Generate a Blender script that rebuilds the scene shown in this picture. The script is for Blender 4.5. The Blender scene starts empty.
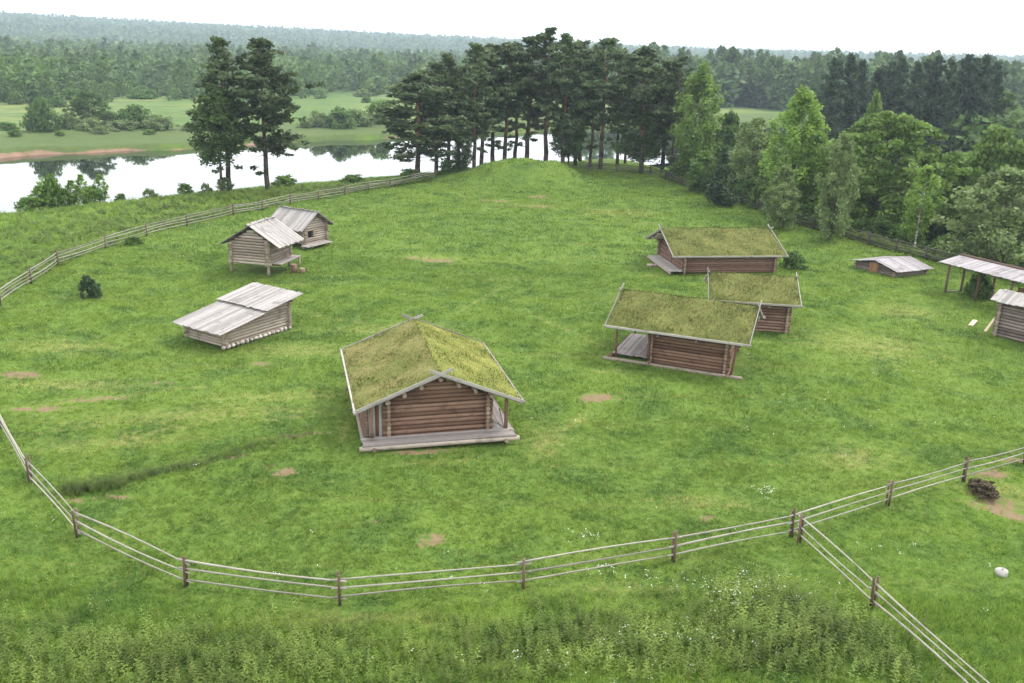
import bpy, math, random
import numpy as np
from mathutils import Matrix, Vector

R = random.Random(7)
NR = np.random.default_rng(11)
S = bpy.context.scene
COL = S.collection
rad = math.radians

# ------------------------------------------------------------------ camera
CAM_H = 19.0
F_PX, PITCH, ROLL = 896.8, rad(17.864), rad(1.742)
FW = np.array([0, math.cos(PITCH), -math.sin(PITCH)])
UP0 = np.array([0, math.sin(PITCH), math.cos(PITCH)])
RT0 = np.array([1.0, 0, 0])
RT = math.cos(ROLL) * RT0 + math.sin(ROLL) * UP0
UP = -math.sin(ROLL) * RT0 + math.cos(ROLL) * UP0


def at(px, py, z=0.0):
    """point of the horizontal plane z seen at a pixel of the photograph"""
    d = FW + RT * (px - 512) / F_PX + UP * (341.5 - py) / F_PX
    k = (z - CAM_H) / d[2]
    return d * k + np.array([0, 0, CAM_H])


def proj(P):
    P = np.asarray(P, float) - np.array([0, 0, CAM_H])
    zc = P @ FW
    return 512 + F_PX * (P @ RT) / zc, 341.5 - F_PX * (P @ UP) / zc


# ------------------------------------------------------------------ terrain
DX, DY = 0.72, 0.694          # along the river
NX, NY = -0.694, 0.72         # across the river, away from the village


def sm(a):
    a = np.clip(a, 0, 1)
    return a * a * (3 - 2 * a)


def st(x, y):
    return NX * x + NY * y, DX * x + DY * y


def river_centre(t):
    b = np.maximum(t - 215, 0)
    return 192 - 0.0013 * b * b * (b < 400) - (b >= 400) * (208 + (b - 400) * 0.9)


_wr = np.random.default_rng(5)
_W = [(_wr.normal(0, 1, 2) / L, _wr.uniform(0, 6.28), A) for L, A in
      ((3.2, .035), (2.4, .03), (4.5, .05), (7, .07), (11, .1), (18, .12), (1.4, .02), (1.1, .018))]


def wob(x, y):
    z = 0
    for k, p, a in _W:
        z = z + a * np.sin(k[0] * x + k[1] * y + p)
    return z


def height(x, y):
    x = np.asarray(x, float); y = np.asarray(y, float)
    s, t = st(x, y)
    sc = river_centre(t)
    d = s - sc
    near = sm((d + 80 + 5 * sm((75 - t) / 45)) / 44)
    rr = (x - 22.4) * .963 + (y - 152.7) * .268
    rr = np.where(y < 75, np.minimum(rr, x - 43), rr)
    right = sm((rr - 1.5) / 26)
    h = -5 * right * (1 - near) - 8.6 * near
    # far bank: earth bluff, then flat fields
    bank = sm((d - 34 - 1.5 * np.sin(t * .11) - 1.1 * np.sin(t * .31)) / 4)
    h = np.where(d > 20, -8.8 + 3.4 * bank + .8 * sm((d - 40) / 40), h)
    dist = np.hypot(x, y)
    az = np.degrees(np.arctan2(x, y))
    # rising wooded country
    k = np.clip((10 - az) / 40, 0.0, 1.1)
    h = h + np.where(d > 40, sm((dist - 1300) / 2300) * (32 + 42 * k) + sm((dist - 450) / 800) * 5, 0)
    # rampart mound at the back of the meadow
    mx, my = x - 2.4, y - 140 - .1 * (x - 2)
    m = np.exp(-(np.maximum(mx - 4.2, 0) / 3.6) ** 2 - (np.maximum(-mx - 3.6, 0) / 5.0) ** 2 - (np.maximum(np.abs(my) - .6, 0) / 4.2) ** 2)
    h = h + 2.7 * m * (1 + .09 * np.sin(x * .5 + .6) + .05 * np.sin(x * 1.1 + y * .5))
    m2 = np.exp(-((x + 6) / 5.5) ** 2 - ((y - 140) / 4.5) ** 2)
    h = h + .9 * m2
    h = h + .16 * np.clip(m + m2, 0, 1) * (np.sin(x * 2.3 + np.sin(y * 1.7)) * np.sin(y * 1.9 + x * .6))
    # low nettle-grown ridge across the lower left
    rx, ry = x + 13.0, y - 38.3
    ru, rv = rx * .906 + ry * .422, -rx * .422 + ry * .906
    h = h + .28 * np.exp(-(rv / .55) ** 2) * sm((ru + 5.0) / 1.0) * sm((9.5 - ru) / 3)
    # dug edge at right
    e = np.exp(-(((x - 24.4) / 2.6) ** 2 + ((y - 36.2) / 1.6) ** 2))
    h = h - .45 * e
    return h + wob(x, y) * np.clip(1.2 - .55 * (np.abs(d) < 38), .2, 1)


def hz(x, y):
    return float(height(x, y))


def place(px, Y):
    """ground point at distance Y whose picture column is px"""
    lo, hi = -3000.0, 3000.0
    for _ in range(50):
        m = (lo + hi) / 2
        if proj((m, Y, hz(m, Y)))[0] < px: lo = m
        else: hi = m
    return (lo, Y, hz(lo, Y))


def height_for(p, py):
    lo, hi = 0.2, 60.0
    for _ in range(40):
        m = (lo + hi) / 2
        if proj((p[0], p[1], p[2] + m))[1] > py: lo = m
        else: hi = m
    return lo


# masks painted on the meadow: worn earth, dry grass, tall growth
def _e(px, py, a, b, ang=0, z=0):
    p = at(px, py, z); return (p[0], p[1], a, b, rad(ang))


DIRT = [_e(431, 540, .75, .55, 60), _e(597, 398, 1.3, .8, 10), _e(283, 471, .8, .55), _e(96, 399, 2.3, .35, 12), _e(40, 409, 1.8, .4, 12),
        _e(260, 362, .9, .5), _e(437, 260, 2.0, .8), _e(540, 207, 1.8, .9), _e(500, 200, 1.2, 1.0), _e(1014, 514, 2.4, .75, -30), _e(1005, 505, 1.2, .7, -25), _e(985, 496, .9, .5, -20),
        _e(991, 476, 1.2, .5), _e(300, 436, 1.6, .3, 20), _e(245, 455, 1.2, .2, 18), _e(120, 492, .9, .22, 12), _e(75, 497, .7, .3, 10), _e(372, 521, .3, .25), _e(705, 518, .7, .3, 20),
        _e(420, 452, 2.2, .35, 12), _e(20, 376, 1.5, .7), _e(160, 382, 1.2, .3, 10), _e(1015, 462, 1.5, .4), _e(487, 184, 1.2, .9, 0, 2.0), _e(538, 190, 1.8, 1.2, 0, 1.0), _e(465, 192, 1, .6, 0, .5), _e(415, 258, .8, .6)]
DRY = [_e(60, 404, 7, .3, 25), _e(150, 392, 6, .35, 25), _e(200, 424, 7, .3, 25), _e(130, 436, 5, .35, 25), _e(250, 402, 6, .3, 25), _e(90, 425, 5, .25, 25), _e(290, 418, 4, .3, 25), _e(575, 420, .5, 3.2, -35), _e(610, 372, 1.6, .5), _e(300, 283, 1.5, .6), _e(655, 277, 1.4, .8), _e(330, 246, 1.2, .6), _e(440, 462, 3.2, .45, 15), _e(345, 430, .5, 2.2, 10), _e(480, 300, .4, 9, -20), _e(560, 330, .45, 8, 35), _e(350, 320, .4, 7, 60), _e(740, 290, .4, 6, 50), _e(545, 440, 1.6, 3.5), _e(870, 345, 6, 5), _e(200, 415, 9, 1.6, 12), _e(120, 440, 5, 1.2, 12), _e(280, 395, 6, 1.2, 10), _e(70, 385, 6, 1.5, 5),
       _e(715, 360, 2, 2.5), _e(850, 460, 3, 2, 20), _e(60, 345, 5, 2), _e(430, 258, 5, 2), _e(530, 206, 5, 2.4), _e(350, 620, 5, .7), _e(620, 590, 2.5, .6),
       _e(620, 215, 6, 4), _e(900, 310, 4, 3), _e(1000, 490, 2.5, 1.3, -20), _e(400, 330, 5, 2.5), _e(300, 350, 6, 2), _e(640, 300, 3, 3), _e(700, 500, 3, 1)]


def mask(L, x, y, grow=1.0):
    m = np.zeros_like(x)
    for cx, cy, a, b, t in L:
        u = (x - cx) * math.cos(t) + (y - cy) * math.sin(t)
        v = -(x - cx) * math.sin(t) + (y - cy) * math.cos(t)
        m = np.maximum(m, np.exp(-((u / (a * grow)) ** 2 + (v / (b * grow)) ** 2) * .8))
    return m


# ------------------------------------------------------------------ node helpers
class NT:
    def __init__(self, name):
        self.m = bpy.data.materials.new(name); self.m.use_nodes = True
        self.t = self.m.node_tree
        for n in list(self.t.nodes): self.t.nodes.remove(n)
        self.out = self.n('ShaderNodeOutputMaterial')

    def n(self, kind, **kw):
        o = self.t.nodes.new(kind)
        for k, v in kw.items(): setattr(o, k, v)
        return o

    def put(self, sock, v):
        if hasattr(v, 'links'): self.t.links.new(v, sock)
        else:
            if isinstance(v, tuple) and len(v) == 3 and sock.type == 'RGBA': v = v + (1,)
            sock.default_value = v

    def noise(self, vec, scale, detail=4, rough=.55, dist=0.0):
        o = self.n('ShaderNodeTexNoise'); self.put(o.inputs['Vector'], vec)
        o.inputs['Scale'].default_value = scale; o.inputs['Detail'].default_value = detail
        o.inputs['Roughness'].default_value = rough; o.inputs['Distortion'].default_value = dist
        return o.outputs['Fac']

    def mapv(self, vec, scale=(1, 1, 1), rot=(0, 0, 0), loc=(0, 0, 0)):
        o = self.n('ShaderNodeMapping'); self.put(o.inputs['Vector'], vec)
        o.inputs['Scale'].default_value = scale; o.inputs['Rotation'].default_value = rot; o.inputs['Location'].default_value = loc
        return o.outputs['Vector']

    def ramp(self, fac, a, b, lo=0.0, hi=1.0):
        o = self.n('ShaderNodeMapRange', interpolation_type='SMOOTHSTEP'); self.put(o.inputs['Value'], fac)
        for i, v in zip(('From Min', 'From Max', 'To Min', 'To Max'), (a, b, lo, hi)): o.inputs[i].default_value = v
        return o.outputs['Result']

    def mix(self, fac, a, b, blend='MIX'):
        o = self.n('ShaderNodeMix', data_type='RGBA', blend_type=blend)
        self.put(o.inputs[0], fac); self.put(o.inputs[6], a); self.put(o.inputs[7], b)
        return o.outputs[2]

    def math(self, op, a, b=0.0, c=None):
        o = self.n('ShaderNodeMath', operation=op); self.put(o.inputs[0], a); self.put(o.inputs[1], b)
        if c is not None: self.put(o.inputs[2], c)
        return o.outputs[0]

    def attr(self, name):
        return self.n('ShaderNodeAttribute', attribute_name=name).outputs['Fac']

    def pos(self):
        return self.n('ShaderNodeNewGeometry').outputs['Position']

    def uv(self):
        return self.n('ShaderNodeTexCoord').outputs['UV']

    def objc(self):
        return self.n('ShaderNodeTexCoord').outputs['Object']

    def bump(self, h, strength=.3, dist=.05):
        o = self.n('ShaderNodeBump'); self.put(o.inputs['Height'], h)
        o.inputs['Strength'].default_value = strength; o.inputs['Distance'].default_value = dist
        return o.outputs['Normal']

    def principled(self, col, rough=.85, normal=None, spec=.3):
        o = self.n('ShaderNodeBsdfPrincipled'); self.put(o.inputs['Base Color'], col); self.put(o.inputs['Roughness'], rough)
        o.inputs['Specular IOR Level'].default_value = spec
        if normal is not None: self.put(o.inputs['Normal'], normal)
        return o.outputs[0]

    def done(self, sh):
        self.t.links.new(sh, self.out.inputs['Surface']); return self.m


def grass_colour(k):
    """the meadow's greens as a field over the ground, shared by soil and blades"""
    p = k.pos()
    n1 = k.noise(p, .055, 3); n2 = k.noise(p, .3, 4, .6); n3 = k.noise(p, 1.3, 3)
    c = k.mix(k.ramp(n1, .36, .64), (.135, .215, .032), (.195, .285, .044))
    c = k.mix(k.ramp(n2, .46, .66, 0, 1.0), c, (.075, .145, .027))
    c = k.mix(k.ramp(n3, .55, .8, 0, .5), c, (.24, .31, .065))
    n4 = k.noise(p, 3.2, 4, .65)
    c = k.mix(k.ramp(n4, .5, .66, 0, .8), c, (.08, .15, .026))
    c = k.mix(k.ramp(n4, .5, .34, 0, .6), c, (.25, .31, .075))
    sn = k.noise(k.mapv(p, (.06, .9, 1), (0, 0, rad(-12))), 1.0, 4, .6)
    c = k.mix(k.ramp(sn, .53, .75, 0, .5), c, (.26, .28, .075))
    return c


def leafy(name, dark, light, trans=.35, rand=.35, nscale=.5, rough=.6):
    k = NT(name)
    n = k.noise(k.objc(), nscale, 3, .6)
    tone = k.attr('tone')
    c = k.mix(k.ramp(n, .3, .7), dark, light)
    v = k.math('MULTIPLY_ADD', tone, 1.0, .5)
    r = k.n('ShaderNodeObjectInfo').outputs['Random']
    v = k.math('MULTIPLY', v, k.math('MULTIPLY_ADD', r, rand, 1 - rand / 2))
    cc = k.n('ShaderNodeCombineColor')
    for i in range(3): k.put(cc.inputs[i], v)
    c = k.mix(1.0, c, cc.outputs[0], 'MULTIPLY')
    d = k.principled(c, rough, None, .25)
    t = k.n('ShaderNodeBsdfTranslucent'); k.put(t.inputs['Color'], k.mix(.35, c, (light[0] * 1.4, light[1] * 1.5, light[2])))
    m = k.n('ShaderNodeMixShader'); m.inputs[0].default_value = trans
    k.t.links.new(d, m.inputs[1]); k.t.links.new(t.outputs[0], m.inputs[2])
    return k.done(m.outputs[0])


def wood(name, a, b, streak=(.1, .08, .07), streak_amt=.5, bump=.5, rough=.85, moss=0.0):
    k = NT(name)
    uv = k.uv()
    tone = k.attr('tone')
    g = k.noise(k.mapv(uv, (1.2, 14, 1)), 1.5, 5, .65, .3)
    bl = k.noise(k.mapv(uv, (.9, 3, 1)), 1.6, 4, .65)
    c = k.mix(k.ramp(k.math('MULTIPLY_ADD', tone, .55, k.math('MULTIPLY', bl, .6)), .2, .85), a, b)
    c = k.mix(k.ramp(g, .5, .74, 0, streak_amt), c, streak)
    fl = k.noise(uv, 9, 2)
    c = k.mix(k.ramp(fl, .66, .76, 0, .45), c, (min(b[0] * 1.7, .6), min(b[1] * 1.7, .58), min(b[2] * 1.7, .55)))
    st_ = k.noise(k.pos(), .9, 4, .65)
    c = k.mix(k.ramp(st_, .54, .72, 0, .55), c, streak)
    if moss:
        ms = k.noise(k.pos(), 2.3, 4, .7)
        c = k.mix(k.ramp(ms, .55, .75, 0, moss), c, (.09, .1, .035))
    return k.done(k.principled(c, rough, k.bump(g, bump, .03), .2))


M = {}
M['log_brown'] = wood('brown weathered log', (.105, .056, .037), (.235, .142, .097), (.034, .022, .017), .6)
M['log_red'] = wood('reddish log', (.115, .064, .044), (.235, .148, .108), (.055, .034, .025), .5)
M['log_grey'] = wood('silvered log', (.21, .165, .13), (.38, .32, .265), (.07, .054, .045), .5)
M['log_dark'] = wood('dark old log', (.11, .085, .07), (.23, .19, .165), (.035, .027, .023), .5)
M['cut'] = wood('sawn log end', (.17, .125, .09), (.3, .24, .175), (.08, .055, .04), .4)
M['board'] = wood('pale silver board', (.22, .2, .175), (.38, .355, .32), (.12, .1, .088), .5)
M['plank'] = wood('grey roof plank', (.215, .2, .187), (.36, .335, .315), (.095, .085, .078), .6)
M['plank_purple'] = wood('grey violet roof plank', (.21, .19, .19), (.34, .315, .32), (.09, .08, .08), .55)
M['deck'] = wood('grey deck plank', (.21, .185, .17), (.36, .325, .3), (.08, .068, .06), .55)
M['rail'] = wood('pale fence rail', (.2, .185, .15), (.36, .335, .28), (.09, .08, .065), .4)
M['rail_grey'] = wood('old fence rail', (.17, .155, .13), (.32, .295, .255), (.07, .06, .052), .4)
M['rail_dark'] = wood('dark fence rail', (.05, .045, .038), (.11, .1, .085), (.02, .02, .018), .4)
M['stake'] = wood('dark stake', (.085, .055, .04), (.17, .115, .085), (.03, .02, .015), .5)
M['fresh'] = wood('fresh sawn wood', (.6, .5, .33), (.72, .63, .45), (.45, .33, .2), .3)
M['orange'] = wood('orange new plank', (.17, .09, .048), (.27, .15, .08), (.15, .06, .03), .4)
k = NT('painted opening shade'); M['dark'] = k.done(k.principled((.012, .009, .008), .95))  # near-black colour standing in for the shade inside an opening
k = NT('fieldstone'); n_ = k.noise(k.pos(), 3, 5)
M['stone'] = k.done(k.principled(k.mix(k.ramp(n_, .35, .65), (.3, .26, .22), (.55, .5, .46)), .9, k.bump(n_, .6)))
k = NT('pale boulder'); n_ = k.noise(k.pos(), 5, 5)
M['boulder'] = k.done(k.principled(k.mix(k.ramp(n_, .35, .65), (.33, .31, .27), (.52, .49, .45)), .85, k.bump(n_, .5)))
k = NT('pine bark')
z_ = k.n('ShaderNodeSeparateXYZ'); k.put(z_.inputs[0], k.objc())
n_ = k.noise(k.mapv(k.objc(), (3, 3, .7)), 2.5, 4)
c_ = k.mix(k.ramp(k.math('MULTIPLY_ADD', n_, 5, z_.outputs[2]), 6, 11), (.075, .056, .045), (.17, .095, .058))
M['bark_pine'] = k.done(k.principled(k.mix(k.ramp(n_, .5, .7, 0, .6), c_, (.06, .04, .03)), .9, k.bump(n_, .7, .1)))
k = NT('dark bark'); n_ = k.noise(k.mapv(k.objc(), (4, 4, .8)), 2.5, 4)
M['bark'] = k.done(k.principled(k.mix(k.ramp(n_, .35, .65), (.05, .04, .032), (.15, .125, .1)), .9, k.bump(n_, .7, .1)))
k = NT('pale bark'); n_ = k.noise(k.mapv(k.objc(), (2, 2, 6)), 1.6, 4)
M['bark_birch'] = k.done(k.principled(k.mix(k.ramp(n_, .5, .62), (.48, .46, .42), (.06, .05, .045)), .8))

M['pine'] = leafy('pine needles', (.052, .086, .04), (.115, .155, .064), .3, .45, .7)
M['pine_dark'] = leafy('dark pine needles', (.03, .056, .031), (.065, .096, .05), .2, .3, .7)
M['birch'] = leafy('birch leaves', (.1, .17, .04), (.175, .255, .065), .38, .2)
M['birch_dark'] = leafy('dark green birch leaves', (.052, .092, .032), (.1, .15, .048), .35, .2)  # birch foliage of a darker green
M['aspen'] = leafy('bright aspen leaves', (.145, .24, .045), (.24, .35, .08), .4, .15)
M['oak'] = leafy('broad leaves', (.095, .17, .038), (.18, .265, .065), .38, .2)
M['alder'] = leafy('deep green leaves', (.07, .13, .034), (.125, .2, .052), .35, .25)
M['willow'] = leafy('grey green willow leaves', (.125, .18, .065), (.22, .285, .115), .35, .2)
M['spruce'] = leafy('spruce needles', (.03, .06, .028), (.06, .1, .042), .15, .2)
M['bush'] = leafy('bush leaves', (.085, .16, .032), (.15, .24, .05), .38, .35)
M['weed'] = leafy('nettle leaves', (.115, .18, .034), (.225, .295, .062), .48, 0, 1.1)
M['far'] = leafy('distant leaves', (.06, .11, .032), (.14, .205, .06), .3, 0, .02)
M['umbel'] = leafy('white umbels', (.5, .52, .4), (.7, .7, .6), .3, 0)

# ground ---------------------------------------------------------------
k = NT('meadow ground')
p = k.pos()
g = grass_colour(k)
g = k.mix(.62, g, (.062, .105, .021))
nd = k.noise(p, 1.7, 5, .65)
dry = k.ramp(k.math('MULTIPLY_ADD', k.math('SUBTRACT', nd, .5), 1.6, k.attr('dry')), .3, 1.0, 0, .6)
g = k.mix(dry, g, (.26, .25, .085))
soil = k.mix(k.noise(p, 3.5, 5), (.12, .08, .048), (.27, .185, .115))
dm = k.ramp(k.math('MULTIPLY_ADD', k.math('SUBTRACT', nd, .5), 2.2, k.attr('dirt')), .45, .85, 0, .9)
g = k.mix(dm, g, soil)
fld = k.mix(k.ramp(k.noise(k.mapv(p, (.02, .006, 1), (0, 0, rad(44))), 1, 5, .6), .35, .65), (.1, .155, .042), (.175, .2, .068))
fld = k.mix(k.ramp(k.noise(p, .09, 6, .75), .42, .62, 0, .8), fld, (.065, .12, .035))
g = k.mix(k.attr('field'), g, fld)
g = k.mix(k.attr('lush'), g, k.mix(k.noise(p, .5, 5, .7), (.04, .07, .024), (.115, .145, .045)))
sandc = k.mix(k.noise(k.mapv(p, (1, 1, 3)), .35, 5), (.16, .095, .06), (.33, .22, .155))
sn_ = k.math('MULTIPLY_ADD', k.math('SUBTRACT', k.noise(p, .12, 4), .5), 1.1, k.attr('sand'))
g = k.mix(k.ramp(sn_, .36, .6), g, sandc)
g = k.mix(k.attr('wood'), g, k.mix(k.noise(p, .01, 4), (.03, .06, .022), (.06, .1, .035)))
M['ground'] = k.done(k.principled(g, .95, k.bump(k.noise(p, 5, 5, .7), .5, .12), .1))

k = NT('grass blades')
g = grass_colour(k)
g = k.mix(k.ramp(k.math('MULTIPLY_ADD', k.math('SUBTRACT', k.noise(k.pos(), 1.7, 5, .65), .5), 1.6, k.attr('dry')), .3, 1.0, 0, .6), g, (.27, .26, .085))
tone = k.attr('tone')
cc = k.n('ShaderNodeCombineColor'); v = k.math('MULTIPLY_ADD', tone, .75, .68)
for i in range(3): k.put(cc.inputs[i], v)
g = k.mix(1.0, g, cc.outputs[0], 'MULTIPLY')
d_ = k.principled(g, .7, None, .2)
t_ = k.n('ShaderNodeBsdfTranslucent'); k.put(t_.inputs['Color'], g)
m_ = k.n('ShaderNodeMixShader'); m_.inputs[0].default_value = .55
k.t.links.new(d_, m_.inputs[1]); k.t.links.new(t_.outputs[0], m_.inputs[2])
M['blades'] = k.done(m_.outputs[0])


def turf_mat(name, a, b, c, brown):
    k = NT(name)
    p = k.objc()
    n1 = k.noise(p, .55, 5, .65); n2 = k.noise(p, 2.2, 5, .7); n3 = k.noise(p, 9, 3, .7)
    col = k.mix(k.ramp(n1, .36, .64), a, b)
    col = k.mix(k.ramp(n2, .42, .68, 0, .75), col, c)
    col = k.mix(k.ramp(n3, .55, .75, 0, .5), col, brown)
    v = k.math('MULTIPLY_ADD', k.attr('tone'), .8, .6)
    cc = k.n('ShaderNodeCombineColor')
    for i in range(3): k.put(cc.inputs[i], v)
    col = k.mix(1.0, col, cc.outputs[0], 'MULTIPLY')
    return k.done(k.principled(col, .95, k.bump(n3, .7, .08), .1))


M['turf_olive'] = turf_mat('brown olive turf', (.11, .115, .034), (.18, .18, .058), (.085, .12, .028), (.08, .066, .032))
M['turf_green'] = turf_mat('mossy green turf', (.15, .165, .038), (.24, .23, .062), (.11, .15, .03), (.15, .12, .055))
M['turf_mixed'] = turf_mat('patchy turf', (.125, .135, .036), (.21, .185, .07), (.095, .13, .028), (.11, .08, .048))
k = NT('river water')
wn = k.noise(k.mapv(k.pos(), (1, 1, 1)), .35, 3)
M['water'] = k.done(k.principled((.018, .024, .018), .03, k.bump(wn, .02, .1), .95))


# ------------------------------------------------------------------ mesh helpers
class MB:
    """collects tubes, boxes and faces for ONE mesh"""

    def __init__(self):
        self.v = []; self.f = []; self.u = []; self.t = []; self.m = []

    def tube(self, a, b, r0, r1=None, n=9, rings=2, jit=0.0, tone=None, endmat=0, bend=0.0, mat=0):
        a = Vector(a); b = Vector(b); r1 = r0 if r1 is None else r1
        d = (b - a); L = d.length
        if L < 1e-6: return
        d.normalize()
        x = d.orthogonal().normalized(); y = d.cross(x)
        tone = R.random() if tone is None else tone
        o = len(self.v); off = R.uniform(0, 40)
        bx, by = R.uniform(-1, 1) * bend, R.uniform(-1, 1) * bend
        for i in range(rings):
            q = i / (rings - 1); r = r0 + (r1 - r0) * q
            r *= 1 + R.uniform(-jit, jit)
            c = a + d * (L * q) + (x * bx + y * by) * math.sin(q * math.pi)
            for j in range(n):
                w = 2 * math.pi * j / n
                self.v.append(c + (x * math.cos(w) + y * math.sin(w)) * r * (1 + R.uniform(-jit, jit) * .5))
        for i in range(rings - 1):
            for j in range(n):
                j2 = (j + 1) % n
                self.f.append((o + i * n + j, o + i * n + j2, o + (i + 1) * n + j2, o + (i + 1) * n + j))
                u0, u1 = off + L * i / (rings - 1), off + L * (i + 1) / (rings - 1)
                v0, v1 = off + j * r0 * 6.3 / n, off + (j + 1) * r0 * 6.3 / n
                self.u += [(u0, v0), (u0, v1), (u1, v1), (u1, v0)]
                self.t.append(tone); self.m.append(mat)
        for base, rev in ((o, True), (o + (rings - 1) * n, False)):
            idx = [base + j for j in range(n)]
            if rev: idx.reverse()
            self.f.append(tuple(idx)); self.u += [(off + r0 * math.cos(6.28 * j / n), off + r0 * math.sin(6.28 * j / n)) for j in range(n)]
            self.t.append(tone); self.m.append(endmat or mat)

    def box(self, c, ax, ay, az, tone=None, taper=1.0):
        """c centre; ax is the long axis (half vectors)"""
        c, ax, ay, az = Vector(c), Vector(ax), Vector(ay), Vector(az)
        tone = R.random() if tone is None else tone
        o = len(self.v); off = R.uniform(0, 40)
        for sx in (-1, 1):
            for sy in (-1, 1):
                for sz in (-1, 1):
                    self.v.append(c + ax * sx + ay * sy + az * sz)
        L, W, T = ax.length * 2, ay.length * 2, az.length * 2
        fs = [((0, 1, 3, 2), 'e'), ((4, 6, 7, 5), 'e'), ((0, 4, 5, 1), 's'), ((2, 3, 7, 6), 'S'), ((0, 2, 6, 4), 't'), ((1, 5, 7, 3), 'T')]
        for f, kd in fs:
            self.f.append(tuple(o + i for i in f))
            for i in f:
                X, Y, Z = (i >> 2) & 1, (i >> 1) & 1, i & 1
                if kd == 'e': self.u.append((off + Y * W * .2, off + Z * T))
                elif kd in 'sS': self.u.append((off + X * L, off + Z * T))
                else: self.u.append((off + X * L, off + Y * W))
            self.t.append(tone); self.m.append(0)

    def beam(self, a, b, w, h, up=(0, 0, 1), tone=None):
        a, b = Vector(a), Vector(b); d = b - a; L = d.length; d.normalize()
        s = Vector(up).cross(d).normalized(); u = d.cross(s)
        self.box((a + b) / 2, d * L / 2, s * w / 2, u * h / 2, tone)

    def face(self, pts, tone=None, uv=None, m=0):
        o = len(self.v); self.v += [Vector(q) for q in pts]
        self.f.append(tuple(range(o, o + len(pts))))
        self.u += uv if uv else [(q[0], q[1]) for q in pts]
        self.t.append(R.random() if tone is None else tone); self.m.append(m)

    def build(self, name, mats, parent=None, smooth=False):
        me = bpy.data.meshes.new(name)
        me.from_pydata([tuple(q) for q in self.v], [], self.f)
        uv = me.uv_layers.new(name='UVMap')
        uv.data.foreach_set('uv', np.array(self.u, np.float32).ravel())
        at_ = me.attributes.new('tone', 'FLOAT', 'FACE'); at_.data.foreach_set('value', np.array(self.t, np.float32))
        for m in (mats if isinstance(mats, (list, tuple)) else [mats]): me.materials.append(m)
        me.polygons.foreach_set('material_index', np.array(self.m, np.int32))
        if smooth: me.polygons.foreach_set('use_smooth', np.array([len(f) == 4 for f in self.f], bool))
        me.update()
        return link(name, me, parent)


def link(name, me, parent=None):
    o = bpy.data.objects.new(name, me); COL.objects.link(o)
    if parent is not None: o.parent = parent
    return o


def soup(V, n, tone, extra=None):
    """mesh from a soup of n-gons, V: (faces*n, 3)"""
    V = np.ascontiguousarray(V, np.float32).reshape(-1, 3)
    nf = len(V) // n
    me = bpy.data.meshes.new('soup')
    me.vertices.add(len(V)); me.vertices.foreach_set('co', V.ravel())
    me.loops.add(len(V)); me.loops.foreach_set('vertex_index', np.arange(len(V), dtype=np.int32))
    me.polygons.add(nf); me.polygons.foreach_set('loop_start', np.arange(0, nf * n, n, dtype=np.int32))
    me.update(calc_edges=True)
    a = me.attributes.new('tone', 'FLOAT', 'FACE'); a.data.foreach_set('value', np.asarray(tone, np.float32))
    for kx, vx in (extra or {}).items():
        a = me.attributes.new(kx, 'FLOAT', 'FACE'); a.data.foreach_set('value', np.asarray(vx, np.float32))
    return me


def tag(o, label=None, cat=None, group=None, kind=None):
    if label: o['label'] = label
    if cat: o['category'] = cat
    if group: o['group'] = group
    if kind: o['kind'] = kind
    return o


def empty(name, loc, rz, label, cat, group=None):
    o = bpy.data.objects.new(name, None); COL.objects.link(o)
    o.empty_display_size = .3
    o.location = loc; o.rotation_euler = (0, 0, rz)
    return tag(o, label, cat, group)


def dup(root, loc, rz, scale, label, group=None):
    r = root.copy(); COL.objects.link(r)
    r.location = loc; r.rotation_euler = (0, 0, rz); r.scale = scale
    r['label'] = label
    if group: r['group'] = group
    elif 'group' in r: del r['group']
    for ch in list(root.children):
        c = ch.copy(); COL.objects.link(c); c.parent = r
        for gch in ch.children:
            d = gch.copy(); COL.objects.link(d); d.parent = c
    return r


# ------------------------------------------------------------------ ground sheet
def axis(a, b, step, lo, hi, g=1.13):
    c = list(np.arange(a, b + 1e-6, step))
    s, q = step, b
    while q < hi: s *= g; q += s; c.append(q)
    s, q = step, a; pre = []
    while q > lo: s *= g; q -= s; pre.append(q)
    return np.array(pre[::-1] + c)


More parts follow.
